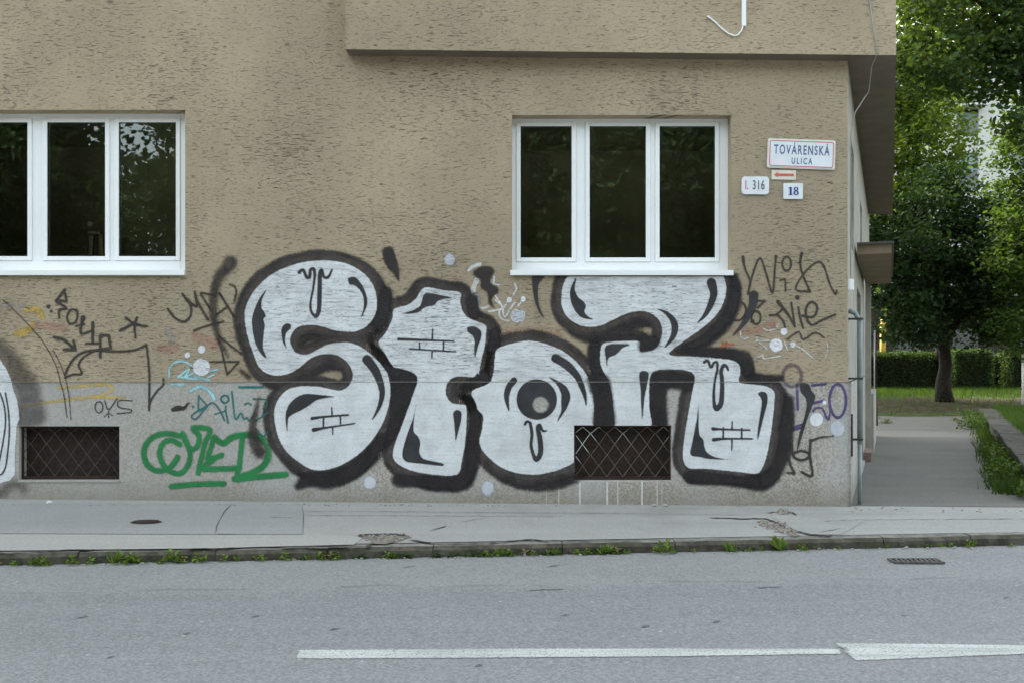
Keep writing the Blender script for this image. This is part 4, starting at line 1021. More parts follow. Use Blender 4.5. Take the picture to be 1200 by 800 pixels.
# kerb: separate stones with open joints
kb = empty('kerb', (0, kerb_y(0), -0.1)); tag(kb, 'mossy worn kerb of separate stones along the pavement', 'kerb', kind='structure')
dirx = Vector((1, 0.130, 0)).normalized(); nrm = Vector((-dirx.y, dirx.x, 0))
x = -9.0
jx = [on(p, 640, pav_z).x for p in (1000, 1057)]
edges = []
while x < 9.0:
    edges.append(x); x += random.uniform(0.85, 1.1)
for q in jx:
    i = min(range(len(edges)), key=lambda k: abs(edges[k] - q)); edges[i] = q
for a, b in zip(edges, edges[1:]):
    a2, b2 = a + 0.003, b - 0.003
    dzv = random.uniform(-0.004, 0.003); dy = random.uniform(-0.012, 0.006)
    n_ = 7
    prof = [(dy, -0.3), (dy, -0.03), (dy + 0.03, 0.0), (KW, 0.0), (KW, -0.3)]
    v, f = [], []
    for i in range(n_):
        xx = a2 + (b2 - a2) * i / (n_ - 1)
        ch = random.uniform(0, 0.014)
        for k_, (py_, pz_) in enumerate(prof):
            yy = kerb_y(xx) + py_ + (ch if k_ in (1, 2) else 0)
            v.append((xx, yy, ss(xx) + 0.02 * kerb_y(xx) + pz_ + dzv - (ch * 0.7 if k_ in (1, 2) else 0)))
    for i in range(n_ - 1):
        for k_ in range(4):
            f.append((i * 5 + k_, (i + 1) * 5 + k_, (i + 1) * 5 + k_ + 1, i * 5 + k_ + 1))
    f += [(0, 1, 2, 3, 4), tuple((n_ - 1) * 5 + q for q in (4, 3, 2, 1, 0))]
    me = bpy.data.meshes.new('kerb_stone'); me.from_pydata(v, [], f)
    ks = link_mesh('kerb_stone', me, KERBM, kb)
    me.materials.append(KERBTOP)
    for i in range(n_ - 1): me.polygons[i * 4 + 2].material_index = 1
for (a, b) in ((-60, edges[0] - .01), (edges[-1] + .01, 60)):
    o = sheet('kerb_run', lin(a, b, 60), lambda x: [kerb_y(x), kerb_y(x) + 0.001, kerb_y(x) + KW], lambda x, y: ss(x) + 0.02 * kerb_y(x) - (0.3 if y <= kerb_y(x) + 1e-6 else 0.004), KERBM, 0, kb)
    o['kind'] = 'stuff'

# pavement repairs, cracks, broken spots
def patch(name, pix, zf, mat, dz, parent=None, wob=0.0):
    pts = [on(px + random.uniform(-wob, wob), py + random.uniform(-wob, wob) * .3, zf, dz) for px, py in pix]
    me = bpy.data.meshes.new(name)
    bm = bmesh.new()
    vs_ = [bm.verts.new(p) for p in pts]
    es = [bm.edges.new((vs_[i], vs_[(i + 1) % len(vs_)])) for i in range(len(vs_))]
    bmesh.ops.triangle_fill(bm, edges=es, use_beauty=True)
    for fc in bm.faces:
        if fc.normal.z < 0: fc.normal_flip()
    bm.to_mesh(me); bm.free()
    return link_mesh(name, me, mat, parent)
patch('asphalt_patch', [(-60, 588.6)] + [(x, 588.6 + x * 0.0054) for x in (60, 200)] + [(352, 590.8), (355, 600), (355, 612), (354.6, 626), (240, 626), (120, 625.4), (0, 625), (-60, 625)], pav_z, PATCHD, 0.004, pv)
patch('asphalt_patch', [(905, 597), (935, 598), (990, 606), (1010, 612), (1000, 618), (985, 626), (955, 626.5), (932, 621), (918, 613), (905, 606)], pav_z, PAVE, 0.004, pv)
patch('concrete_band', [(-60, 626), (120, 626.4), (354, 627), (410, 627), (425, 630), (415, 638), (330, 640), (240, 642.5), (90, 644), (-60, 646)], pav_z, PAVELINE, 0.004, pv)
def crack_or_lip_shade(pts, w=1.2, zf=pav_z, dz=0.006, mat=SOIL, name='crack_or_lip_shade', parent=None):
    q = []
    for (a, b) in zip(pts, pts[1:]):
        n_ = max(2, int(abs(b[0] - a[0]) / 5) + 1)
        for i in range(n_): q.append((a[0] + (b[0] - a[0]) * i / n_, a[1] + (b[1] - a[1]) * i / n_))
    q.append(pts[-1])
    q = [(x + random.uniform(-1, 1) * .8, y + random.uniform(-1, 1) * .35) for x, y in q]
    v, f = [], []
    for i, (x, y) in enumerate(q):
        a = on(x, y, zf, dz)
        t = (on(*q[min(i + 1, len(q) - 1)], zf) - on(*q[max(i - 1, 0)], zf)).normalized()
        nn = Vector((-t.y, t.x, 0)) * (w * 0.008 * random.uniform(0.35, 1.3) * (0.25 if i in (0, len(q) - 1) else 1))
        v += [a - nn, a + nn]
    for i in range(len(q) - 1): f.append((2 * i, 2 * i + 2, 2 * i + 3, 2 * i + 1))
    me = bpy.data.meshes.new(name); me.from_pydata([tuple(p) for p in v], [], f)
    return link_mesh(name, me, mat, parent or pv)
for pts, w in (([(271, 591), (262, 600), (257, 610), (254, 618), (252, 626)], .7), ([(355, 591), (355, 626)], .35), ([(252, 626), (278, 626)], .5), ([(355, 598.6), (520, 600), (700, 601.5), (880, 603.5)], .7),
               ([(355, 603.6), (500, 604.5), (660, 605)], .7), ([(832, 606.5), (872, 608), (897, 607.5), (908, 612), (920, 618), (932, 623), (952, 626.5), (975, 627)], 3.2), ([(898, 601), (922, 599)], 2.2), ([(916, 596), (926, 600), (934, 604)], 2.4),
               ([(330, 641.5), (355, 640.5), (405, 641), (430, 640.5), (436, 636)], 2.6), ([(478, 632.5), (500, 635.5), (522, 636.5)], 2.6), ([(505, 622), (516, 618.5), (523, 616)], 1.6), ([(522, 636.5), (575, 636), (600, 633.5), (625, 632), (642, 634.5)], 2.2), ([(645, 633), (690, 634.5), (750, 633)], 1.6),
               ([(-20, 648), (40, 645.5), (110, 644)], 2.0), ([(215, 643.5), (278, 642)], 1.8), ([(965, 611), (1000, 609), (1080, 608.5), (1210, 608)], .8), ([(985, 619), (960, 624)], .7), ([(316, 606), (354, 607)], .7), ([(540, 612), (570, 606)], .5), ([(955, 628), (976, 627.5)], 2.2)):
    crack_or_lip_shade(pts, w)
for sx_, sy_, sl_ in ((97, 723, 14), (480, 664, 16), (650, 663, 14), (392, 737, 12), (662, 721, 12), (1060, 721, 7), (220, 742, 8), (757, 734, 9), (300, 722, 8), (902, 688, 30), (640, 691, 40), (840, 728, 8), (1180, 700, 9), (560, 780, 10), (130, 770, 9)):
    crack_or_lip_shade([(sx_ - sl_ / 2, sy_ + 1), (sx_, sy_ - .5), (sx_ + sl_ / 2, sy_ - 1)], 1.6, road_z, 0.003, SCUFF, 'scuff', bpy.data.objects['road'])
ph = patch('broken_spot', [(421, 629), (425, 626.5), (440, 625.5), (463, 626), (480, 629), (476, 631), (468, 634), (450, 638), (434, 637), (436, 633)], pav_z, CRUMB, 0.007, pv, 1)
crack_or_lip_shade([(421, 629), (426, 627.4), (440, 626.8), (463, 626.6), (480, 629)], 3.4, dz=0.012)  # dark strip painting the shade along the broken spot's upper lip
patch('broken_spot', [(886, 611), (893, 609), (904, 611), (910, 614.5), (917, 618), (924, 621), (931, 624), (938, 627), (931, 628.5), (926, 627), (920, 625.5), (914, 624), (909, 620), (901, 619), (897, 615)], pav_z, CRUMB, 0.003, pv, 1)
patch('broken_spot', [(909, 600), (914, 596), (922, 597), (928, 602), (915, 603)], pav_z, CRUMB, 0.007, pv, 1)

rub = MB()
for cx_, cy_, wx_, wy_, n_ in ((452, 630, 26, 4.5, 90), (905, 615, 16, 4, 70), (922, 622, 12, 3, 50), (918, 600, 9, 2.5, 45)):
    for _ in range(n_):
        p = on(random.gauss(cx_, wx_ * .5), random.gauss(cy_, wy_ * .5), pav_z, .006)
        s_ = random.uniform(.004, .017)
        a_ = random.uniform(0, 3)
        rub.prism([(p.x + s_ * math.cos(a_ + t) * random.uniform(.6, 1), p.y + s_ * math.sin(a_ + t) * random.uniform(.6, 1)) for t in (0, 1.3, 2.6, 3.9, 5.1)], p.z - .004, p.z + s_ * .7)
tag(rub.build('rubble', CRUMB2), 'crumbled bits of pavement in the broken spots', 'rubble', kind='stuff')

# road marking: straight arrow lying along the lane
def marking(pix, name, parent=None):
    pts = [on(px, py, road_z) for px, py in pix]
    x0, x1 = min(p.x for p in pts), max(p.x for p in pts); y0, y1 = min(p.y for p in pts), max(p.y for p in pts)
    st = 0.02; pad = 0.03
    gx = np.arange(x0 - pad, x1 + pad + st, st); gy = np.arange(y0 - pad, y1 + pad + st, st)
    X, Y = np.meshgrid(gx, gy)
    D = sdf(('poly', [(p.x, p.y) for p in pts]), X, Y)
    keep = np.maximum.reduce([D[:-1, :-1], D[1:, :-1], D[:-1, 1:], D[1:, 1:]]) > -0.03
    jj, ii = np.nonzero(keep); idx = np.arange(X.size).reshape(X.shape)
    q = np.stack([idx[jj, ii], idx[jj, ii + 1], idx[jj + 1, ii + 1], idx[jj + 1, ii]], 1)
    used, inv = np.unique(q, return_inverse=True); q = inv.reshape(-1, 4)
    ux, uy = X.ravel()[used], Y.ravel()[used]
    co = [(a, b, road_z(a, b) + 0.004) for a, b in zip(ux, uy)]
    me = bpy.data.meshes.new(name); me.from_pydata(co, [], q.tolist())
    at = me.attributes.new('edge', 'FLOAT', 'POINT'); at.data.foreach_set('value', D.ravel()[used].astype(np.float32))
    return link_mesh(name, me, ROADP, parent)
ra = empty('road_marking', on(700, 767, road_z)); tag(ra, 'white painted lane arrow pointing right, at the bottom of the photo', 'road marking')
marking([(345, 771.8), (349, 761.2), (600, 759.8), (800, 759.6), (984, 759.8), (989, 766.5), (800, 769.4), (600, 771), (400, 772.2)], 'arrow_shaft', ra)
marking([(975, 753.3), (1060, 753.8), (1200, 755.6), (1320, 758), (1450, 761.5), (1320, 764), (1200, 766.8), (1100, 770.5), (1003, 774.6), (993, 768), (986, 760)], 'arrow_head', ra)

# storm drain, cover, pebbles
GRATE = make_plain('dusty_cast_iron', (0.085, 0.078, 0.068), 0.8, 0.35, 30.0, 0.3, dirt=(0.15, 0.145, 0.135))
def zr(x, y): return road_z(x, y)
sdp = [on(1049, 660.6, zr), on(1107, 660.6, zr), on(1107, 656.2, zr), on(1049, 656.2, zr)]
dx0, dx1, dy0, dy1 = sdp[0].x, sdp[1].x, sdp[0].y, sdp[2].y
zd = road_z((dx0 + dx1) / 2, dy0) + 0.004
dr = empty('storm_drain', ((dx0 + dx1) / 2, (dy0 + dy1) / 2, zd), 'rusty slotted drain grate in the road beside the kerb', 'drain')
MB().box(dx0, dx1, dy0, dy1, zd, zd + 0.003).build('pit', SCUFF, dr)
m = MB(); ring(m, dx0, dx1, -dy1, -dy0, 0.02, zd + 0.003, zd + 0.014)
m.v = [(x, -z, y) for x, y, z in m.v]; m.build('grate_frame', GRATE, dr)
nb = 9
for i in range(nb):
    xa = dx0 + 0.03 + (dx1 - dx0 - 0.09) * i / (nb - 1)
    MB().hexa([(xa, dy0 + .021, zd + .003), (xa + .022, dy0 + .021, zd + .003), (xa + .045, dy1 - .021, zd + .003), (xa + .023, dy1 - .021, zd + .003), (xa, dy0 + .021, zd + .013), (xa + .022, dy0 + .021, zd + .013), (xa + .045, dy1 - .021, zd + .013), (xa + .023, dy1 - .021, zd + .013)]).build('grate_bar', GRATE, dr)
cp = on(171, 612, pav_z, 0.005)
cv = empty('access_cover', cp, 'small rusty metal cover set in the bluish pavement patch', 'cover')
MB().prism([(cp.x + 0.135 * math.cos(t) * (1 if abs(math.cos(t)) < .8 else .9), cp.y + 0.085 * math.sin(t)) for t in np.linspace(0, 2 * math.pi, 16, endpoint=False)], cp.z, cp.z + 0.012).build('lid', RUST, cv, bevel=0.002)
MB().prism([(cp.x + 0.145 * math.cos(t), cp.y + 0.095 * math.sin(t)) for t in np.linspace(0, 2 * math.pi, 16, endpoint=False)], cp.z - .001, cp.z + 0.004).build('rim', DARKM, cv)
def rock(name, p, r, mat, label, cat, group=None):
    bm = bmesh.new(); bmesh.ops.create_icosphere(bm, subdivisions=2, radius=1.0)
    for vv in bm.verts:
        vv.co *= random.uniform(0.8, 1.15); vv.co.x *= r; vv.co.y *= r * 0.8; vv.co.z *= r * 0.5
    me = bpy.data.meshes.new(name); bm.to_mesh(me); bm.free()
    o = link_mesh(name, me, mat, None, (p.x, p.y, p.z + r * 0.35)); return tag(o, label, cat, group)
rock('stone', on(58, 589.6, pav_z), 0.035, MORTAR, 'white stone lying at the foot of the left plinth', 'stone')
rock('stone', on(767, 592.8, pav_z), 0.028, CONC, 'pale pebble at the foot of the plinth under the right vent, left one', 'stone')
rock('stone', on(780, 592.8, pav_z), 0.03, CONC, 'pale pebble at the foot of the plinth under the right vent, right one', 'stone')
bits = MB()
for i in range(260):
    px = random.uniform(0, 1200)
    if random.random() < 0.6: p = on(px, random.uniform(590.5, 593) if px < 990 else random.uniform(595, 600), pav_z, .004)
    else: p = on(px, 662 - px * 0.0185 + random.uniform(-1, 3), road_z, .003)
    s_ = random.uniform(.004, .012)
    bits.box(p.x - s_, p.x + s_, p.y - s_ * .8, p.y + s_ * .8, p.z - .002, p.z + s_)
tag(bits.build('grit', CONC), 'scattered grit along the plinth foot and the gutter', 'grit', kind='stuff')

# low stone wall right of the driveway
lw = empty('stone_wall', (edge_x(8), 8, 0), 'low weathered stone wall with flat cap stones right of the driveway', 'wall')
y = 1.2
body = MB()
def EW(t, o, z): return (edge_x(t) + o, t - 0.2 * o, z)
body.box(1.25, 17.2, 0.05, 0.42, -0.5, 0.18, EW); body.build('wall_body', CAPM, lw)
while y < 17.0:
    l = random.uniform(1.2, 1.6); e = min(y + l - 0.02, 17.2)
    zt = 0.27 + random.uniform(-.012, .012)
    m = MB(); m.box(y, e, random.uniform(-.01, .02), 0.5, 0.183, zt, EW); m.build('cap_stone', CAPM, lw, bevel=0.015)
    y += l

# ------------------------------------------------------------------ signs
def rrect(x0, x1, z0, z1, r, n=5):
    out = []
    for cx, cz, a0 in ((x1 - r, z0 + r, -90), (x1 - r, z1 - r, 0), (x0 + r, z1 - r, 90), (x0 + r, z0 + r, 180)):
        for i in range(n + 1):
            a = R(a0 + 90 * i / n); out.append((cx + r * math.cos(a), cz + r * math.sin(a)))
    return out
def plate(name, w, h, r, t, mat, parent, y=0.0):
    m = MB(); q = rrect(-w / 2, w / 2, -h / 2, h / 2, r); n_ = len(q)
    m.add([(x, y, z) for x, z in q] + [(x, y - t, z) for x, z in q], [tuple(range(n_)), tuple(reversed(range(n_, 2 * n_)))] + [(i, (i + 1) % n_, n_ + (i + 1) % n_, n_ + i) for i in range(n_)])
    return m.build(name, mat, parent, bevel=0.002, loc=(0, 0, 0))
def frame_line(name, w, h, r, lw_, y, mat, parent):
    a = rrect(-w / 2, w / 2, -h / 2, h / 2, r); b = rrect(-w / 2 + lw_, w / 2 - lw_, -h / 2 + lw_, h / 2 - lw_, max(r - lw_, .002)); n_ = len(a)
    me = bpy.data.meshes.new(name); me.from_pydata([(x, y, z) for x, z in a] + [(x, y, z) for x, z in b], [], [(i, n_ + i, n_ + (i + 1) % n_, (i + 1) % n_) for i in range(n_)])
    return link_mesh(name, me, mat, parent, (0, 0, 0))
def text(name, s, size, x, z, y, mat, parent, sx=1.0, off=0.0, spacing=1.0):
    cu = bpy.data.curves.new(name, 'FONT'); cu.body = s; cu.size = size; cu.align_x = 'CENTER'; cu.align_y = 'CENTER'; cu.offset = off; cu.space_character = spacing; cu.extrude = 0.0004; cu.resolution_u = 4
    tmp = bpy.data.objects.new('tmp', cu); COL.objects.link(tmp)
    bpy.context.view_layer.update()
    me = bpy.data.meshes.new_from_object(tmp.evaluated_get(bpy.context.evaluated_depsgraph_get()))
    bpy.data.objects.remove(tmp); bpy.data.curves.remove(cu)
    me.transform(Matrix.Translation((x, y, z)) @ Matrix.Diagonal((sx, 1, 1, 1)) @ Matrix.Rotation(R(90), 4, 'X'))
    me.name = name; me.materials.clear()
    return link_mesh(name, me, mat, parent, (0, 0, 0))
ENAM = make_plain('white_enamel', (0.74, 0.77, 0.80), 0.25, 0.04, 6.0, 0.5, dirt=(0.55, 0.52, 0.46), dirtamt=0.4)
ENAM2 = make_plain('cream_enamel', (0.70, 0.66, 0.58), 0.4, 0.05, 8.0, 0.5, dirt=(0.5, 0.42, 0.33), dirtamt=0.5)
REDE = make_plain('faded_red_print', (0.55, 0.10, 0.085), 0.4, 0.1)
BLUEE = make_plain('slate_blue_print', (0.085, 0.115, 0.26), 0.4, 0.1)
NAVY = make_plain('navy_print', (0.02, 0.03, 0.20), 0.4, 0.1)
GREENB = make_plain('dark_grey_print', (0.07, 0.085, 0.09), 0.4, 0.1)
def sign(label, px, py, rot, cat='sign'):
    e = empty('sign', (WX(px), -0.004, WZ(py)), label, cat); e.rotation_euler = (0, R(rot), 0); return e
u = 1 / 110.0
s1 = sign('white street name plate with thin red border and blue lettering near the corner', 938.5, 181.3, 2.0, 'street sign')
plate('plate', 79.5 * u, 34.5 * u, 2.4 * u, 0.016, ENAM2, s1); plate('face', 77 * u, 32 * u, 2.0 * u, 0.004, ENAM, s1, -0.0165)
frame_line('border', 75 * u, 30.2 * u, 2.6 * u, 0.9 * u, -0.0222, REDE, s1)
text('lettering', 'TOVÁRENSKÁ', 15.2 * u, 0, 4.0 * u, -0.0215, BLUEE, s1, 0.56, 0.0022, 1.28)
text('lettering', 'ULICA', 10.2 * u, 0.5 * u, -8.6 * u, -0.0215, BLUEE, s1, 0.62, 0.002, 1.5)
s2 = sign('small white plate with a red arrow pointing left under the street name plate', 918.3, 205.4, 1.0)
plate('plate', 28.6 * u, 11.2 * u, .5 * u, 0.006, ENAM2, s2)
me = bpy.data.meshes.new('arrow'); yy = -0.0085
me.from_pydata([(x * u, yy, z * u) for x, z in ((-12, 0), (-7.3, 3.0), (-7.3, 1.5), (11.6, 1.5), (11.6, -1.5), (-7.3, -1.5), (-7.3, -3.0))], [], [(0, 1, 2, 3, 4, 5, 6)])
link_mesh('arrow', me, make_plain('orange_red_print', (0.62, 0.12, 0.08), 0.4, 0.1), s2, (0, 0, 0))
s3 = sign('rounded white plate with a red and a grey number beside the right window', 884.6, 218, 0.3)
plate('plate', 32 * u, 20.8 * u, 4 * u, 0.02, ENAM, s3)
text('lettering', '316', 15.2 * u, 3.6 * u, 0, -0.0215, GREENB, s3, 0.60, 0.001, 1.1)
text('red_lettering', 'I.', 15.2 * u, -10.2 * u, 0, -0.0215, REDE, s3, 0.62, 0.0008, 1.0)
s4 = sign('square white house number plate with bold navy digits', 928.9, 224.6, 0.5, 'house number')
plate('plate', 22.6 * u, 18.6 * u, 1.2 * u, 0.018, ENAM, s4)
def flat(name, shapes, mat, parent, y):
    for pi, p in enumerate(shapes):
        me = bpy.data.meshes.new(name)
        bm = bmesh.new()
        loops = []
        for lp_ in p:
            vs_ = [bm.verts.new((x * u, y - 0.0004 * pi, z * u)) for x, z in lp_]
            loops += [bm.edges.new((vs_[i], vs_[(i + 1) % len(vs_)])) for i in range(len(vs_))]
        bmesh.ops.triangle_fill(bm, edges=loops, use_beauty=True)
        bm.to_mesh(me); bm.free(); link_mesh(name, me, mat, parent, (0, 0, 0))
el = lambda cx, cz, rx, rz, n_=20: [(cx + rx * math.cos(t), cz + rz * math.sin(t)) for t in np.linspace(0, 2 * math.pi, n_, endpoint=False)]
flat('digit', [[[(-5.4, -4.8), (-1.0, -4.8), (-1.0, -4.0), (-2.0, -3.8), (-2.0, 4.8), (-3.0, 4.8), (-6.0, 3.6), (-5.8, 2.9), (-4.3, 3.2), (-4.3, -3.8), (-5.4, -4.0)]]], NAVY, s4, -0.0205)
flat('digit', [[el(3.2, 2.5, 2.7, 2.4), el(3.2, 2.6, 1.1, 1.5)], [el(3.2, -2.15, 3.1, 2.75), el(3.2, -2.1, 1.3, 1.75)]], NAVY, s4, -0.0207)

# ------------------------------------------------------------------ foliage
LEAF_DARK = make_leaf('deep_green_leaves', (0.018, 0.040, 0.017), (0.040, 0.075, 0.028), (0.06, 0.12, 0.015), 0.26)
LEAF_LIGHT = make_leaf('fresh_green_leaves', (0.030, 0.066, 0.016), (0.062, 0.108, 0.022), (0.24, 0.34, 0.03), 0.44)
LEAF_MAPLE = make_leaf('maple_leaves', (0.022, 0.050, 0.020), (0.055, 0.098, 0.036), (0.14, 0.22, 0.02), 0.34)
LEAF_MID = make_leaf('mid_green_leaves', (0.025, 0.055, 0.016), (0.055, 0.10, 0.022), (0.13, 0.22, 0.02), 0.36)
LEAF_WEED = make_leaf('weed_leaves', (0.09, 0.16, 0.025), (0.21, 0.29, 0.05), (0.22, 0.34, 0.03), 0.3)
LEAF_HEDGE = make_leaf('hedge_leaves', (0.02, 0.045, 0.014), (0.055, 0.095, 0.022), (0.10, 0.17, 0.02), 0.25)
LEAF_DRY = make_leaf('dry_weed_leaves', (0.13, 0.11, 0.05), (0.24, 0.21, 0.10), (0.2, 0.2, 0.06), 0.3)
GRASSM = make_leaf('grass_blades', (0.022, 0.040, 0.010), (0.047, 0.072, 0.018), (0.15, 0.28, 0.02), 0.3)

def leaf_mesh(name, C0, size, mat, parent=None, up=0.35, loc=None, ar=0.62, droop=0.0):
    """C0: (n,3) leaf positions; every leaf a small folded rhombus"""
    n = len(C0)
    d = rng.normal(size=(n, 3)); d[:, 2] = d[:, 2] * 0.55 - droop
    d /= np.linalg.norm(d, axis=1, keepdims=True)
    nn = rng.normal(size=(n, 3)) * (1 - up); nn[:, 2] += up * 1.6
    side = np.cross(d, nn); side /= np.linalg.norm(side, axis=1, keepdims=True) + 1e-9
    nn = np.cross(side, d)
    s = (size * rng.uniform(0.6, 1.3, n))[:, None]
    base = C0 - d * s * 0.5
    v = np.empty((n, 6, 3))
    v[:, 0] = base
    v[:, 1] = base + d * s * 0.38 + side * s * ar * 0.5 + nn * s * 0.10
    v[:, 2] = base + d * s * 0.72 + side * s * ar * 0.36 + nn * s * 0.06
    v[:, 3] = base + d * s - nn * s * 0.08
    v[:, 4] = base + d * s * 0.72 - side * s * ar * 0.36 + nn * s * 0.06
    v[:, 5] = base + d * s * 0.38 - side * s * ar * 0.5 + nn * s * 0.10
    b = np.arange(n)[:, None] * 6
    q = np.concatenate([b + np.array([[0, 1, 2, 3]]), b + np.array([[0, 3, 4, 5]])], 1).reshape(-1, 4)
    me = bpy.data.meshes.new(name)
    me.vertices.add(n * 6); me.vertices.foreach_set('co', v.reshape(-1).astype(np.float32))
    me.loops.add(q.size); me.loops.foreach_set('vertex_index', q.ravel().astype(np.int32))
    me.polygons.add(len(q)); me.polygons.foreach_set('loop_start', (np.arange(len(q)) * 4).astype(np.int32))
    at = me.attributes.new('tint', 'FLOAT', 'POINT'); at.data.foreach_set('value', np.repeat(rng.uniform(0, 1, n), 6).astype(np.float32))
    me.update(calc_edges=True)
    return link_mesh(name, me, mat, parent, loc)

def crown_points(blobs, per, clump=0.32, nclump=26):
    out = []
    for c, r in blobs:
        c = np.array(c); k = max(4, int(nclump * (r / 1.0) ** 1.5))
        d = rng.normal(size=(k, 3)); d /= np.linalg.norm(d, axis=1, keepdims=True)
        cc = c + d * r * (rng.uniform(0.25, 1.0, (k, 1)) ** 0.5) * np.array([1, 1, 0.8])
        for q in cc:
            m = int(per * rng.uniform(0.5, 1.4))
            p = rng.normal(size=(m, 3)) * clump * np.array([1.1, 1.1, 0.45])
            out.append(q + p)
    return np.concatenate(out)

def tree(label, base, top, r0, blobs, per, size, mat, clump=0.32, nclump=26, group=None, limbs=10, name='tree', cat='tree', up=0.35):
    t = empty(name, base, label, cat, group)
    base = Vector(base); top = Vector(top)
    m = MB()
    n_ = 9
    pts, rs = [], []
    for i in range(n_):
        k = i / (n_ - 1)
        p = base.lerp(top, k) + Vector((random.uniform(-1, 1), random.uniform(-1, 1), 0)) * r0 * 0.5 * (1 if 0 < i else 0)
        pts.append(p); rs.append(r0 * (1.25 if i == 0 else 1 - 0.72 * k))
    m.tube(pts, rs, 10)
    m.build('trunk', BARK, t, smooth=True)
    lb = sorted(blobs, key=lambda b: -b[1])[:limbs]
    mm = MB()
    for c, r in lb:
        c = Vector(c)
        k = min(0.95, max(0.3, (c.z - r * 0.8 - base.z) / max(0.1, top.z - base.z) * 0.8))
        a = base.lerp(top, k)
        mid = a.lerp(c, 0.5) + Vector((random.uniform(-.2, .2), random.uniform(-.2, .2), random.uniform(0, .4)))
        rr = r0 * 0.36
        mm.tube([a, a.lerp(mid, .5), mid, mid.lerp(c, .6) + Vector((0, 0, .1)), c], [rr, rr * .8, rr * .6, rr * .4, rr * .15], 7)
        for _ in range(3):
            d = Vector((random.uniform(-1, 1), random.uniform(-1, 1), random.uniform(-.3, .9))).normalized() * r * 0.9
            q = mid.lerp(c, random.uniform(.2, .9))
            mm.tube([q, q + d * .5 + Vector((0, 0, .08)), c.lerp(c + d, .9)], [rr * .35, rr * .22, rr * .06], 5)
    mm.build('limbs', BARK, t, smooth=True)
    leaf_mesh('crown', crown_points(blobs, per, clump, nclump), size, mat, t, up)
    return t

def P3(px, py, d, jx=0.0): return tuple(PX(px, py, d))
# dark tree with its trunk beside the path end
d1 = 33.0
b1 = PX(1107, 469, d1); b1.z = yard_z(b1.x, b1.y)
bl = [(P3(a, b, d1 + c), r) for a, b, c, r in ((1045, 345, 0, 1.15), (1075, 358, -.8, 1.1), (1110, 335, .4, 1.3), (1150, 352, -.5, 1.2), (1185, 335, 0, 1.3), (1030, 300, .5, 1.2), (1070, 295, -1, 1.3), (1120, 285, 0, 1.4), (1165, 295, -.8, 1.3), (1215, 310, 0, 1.3), (1045, 258, .6, 1.15), (1085, 250, 0, 1.25), (1135, 248, .5, 1.2), (1180, 258, 0, 1.2), (1100, 215, 1, 1.0), (1060, 380, .5, .7), (1165, 382, 0, .6), (1095, 372, 1.2, .8), (1135, 372, 1.5, .8), (1060, 395, -.3, .5), (1095, 393, -.6, .5), (1150, 395, -.4, .5), (1180, 385, -.2, .6), (1085, 320, 2, 1.3), (1150, 315, 2, 1.3), (1040, 320, 2, 1.1), (1190, 290, 2, 1.2))]
tree('dark bushy tree with a straight black trunk standing at the end of the driveway', b1, P3(1108, 300, d1), 0.26, bl, 46, 0.16, LEAF_DARK, 0.30, 30)
# near tall maple reaching in from the right
d2 = 25.0
b2 = PX(1262, 470, d2); b2.z = yard_z(b2.x, b2.y)
bl = [(P3(a, b, d2 + c), r) for a, b, c, r in ((1195, 142, .2, .45), (1160, 98, .3, .45), (1075, 20, 0, 1.0), (1120, 8, .8, 1.2), (1165, 20, -.5, 1.1), (1205, 8, 0, 1.2), (1060, 62, .5, .85), (1100, 65, -.4, 1.0), (1140, 58, .6, .95), (1085, 92, .3, .75), (1120, 88, .8, .7), (1165, 75, .5, .75), (1205, 60, -.5, .9), (1195, 110, .4, .75), (1232, 90, 0, 1.1), (1245, 30, .5, 1.3), (1230, 150, 0, .9), (1075, -50, 0, 1.3), (1140, -60, .6, 1.4), (1200, -60, -.5, 1.5), (1255, -50, 0, 1.5), (1110, -120, .4, 1.5), (1180, -130, 0, 1.7), (1250, -130, .5, 1.7), (1210, -200, 0, 1.6), (1150, -190, .5, 1.4), (1300, -40, 0, 1.6), (1310, 60, 0, 1.5), (1300, -130, .5, 1.6), (1290, 140, .5, 1.2))]
tree('tall maple leaning in from the right with dark overhanging branches', b2, P3(1225, -120, d2), 0.24, bl, 34, 0.17, LEAF_MAPLE, 0.30, 24, limbs=16)
# sunlit fresh tree behind
d3 = 38.0
b3 = PX(1108, 452, d3); b3.z = yard_z(b3.x, b3.y)
bl = [(P3(a, b, d3 + c), r) for a, b, c, r in ((1122, 150, .6, .45), (1062, 130, 0, 1.3), (1095, 125, 1, 1.1), (1060, 170, -1, 1.4), (1100, 170, 0, 1.3), (1065, 212, 0, 1.3), (1100, 215, -.6, 1.2), (1040, 150, .5, 1.5), (1035, 210, 0, 1.4), (1110, 105, 1, .7), (1020, 110, 0, 1.6), (1050, 85, 0, 1.3), (1085, 80, .5, 1.2), (1010, 60, 0, 1.7), (1060, 30, .5, 1.6), (1120, 30, 1, 1.4), (1180, 45, 1.2, 1.2), (1090, -20, 0, 1.7), (1050, 250, 1, 1.3), (1150, -10, 1, 1.5))]
tree('sunlit yellow green tree filling the gap behind the overhang', b3, P3(1062, 80, d3), 0.2, bl, 40, 0.19, LEAF_LIGHT, 0.36, 22)
d4 = 30.0
b4 = PX(1235, 462, d4); b4.z = yard_z(b4.x, b4.y)
bl = [(P3(a, b, d4 + c), r) for a, b, c, r in ((1183, 190, .3, .4), (1195, 170, 0, .7), (1190, 215, .5, .7), (1203, 250, 0, 1.0), (1183, 265, .6, .6), (1192, 300, 0, .9), (1205, 345, .5, 1.0), (1190, 375, 0, .55), (1235, 200, 0, 1.2), (1240, 270, .4, 1.3), (1245, 340, 0, 1.3), (1225, 140, 0, 1.0), (1200, 400, .5, .6), (1235, 390, 0, 1.1))]
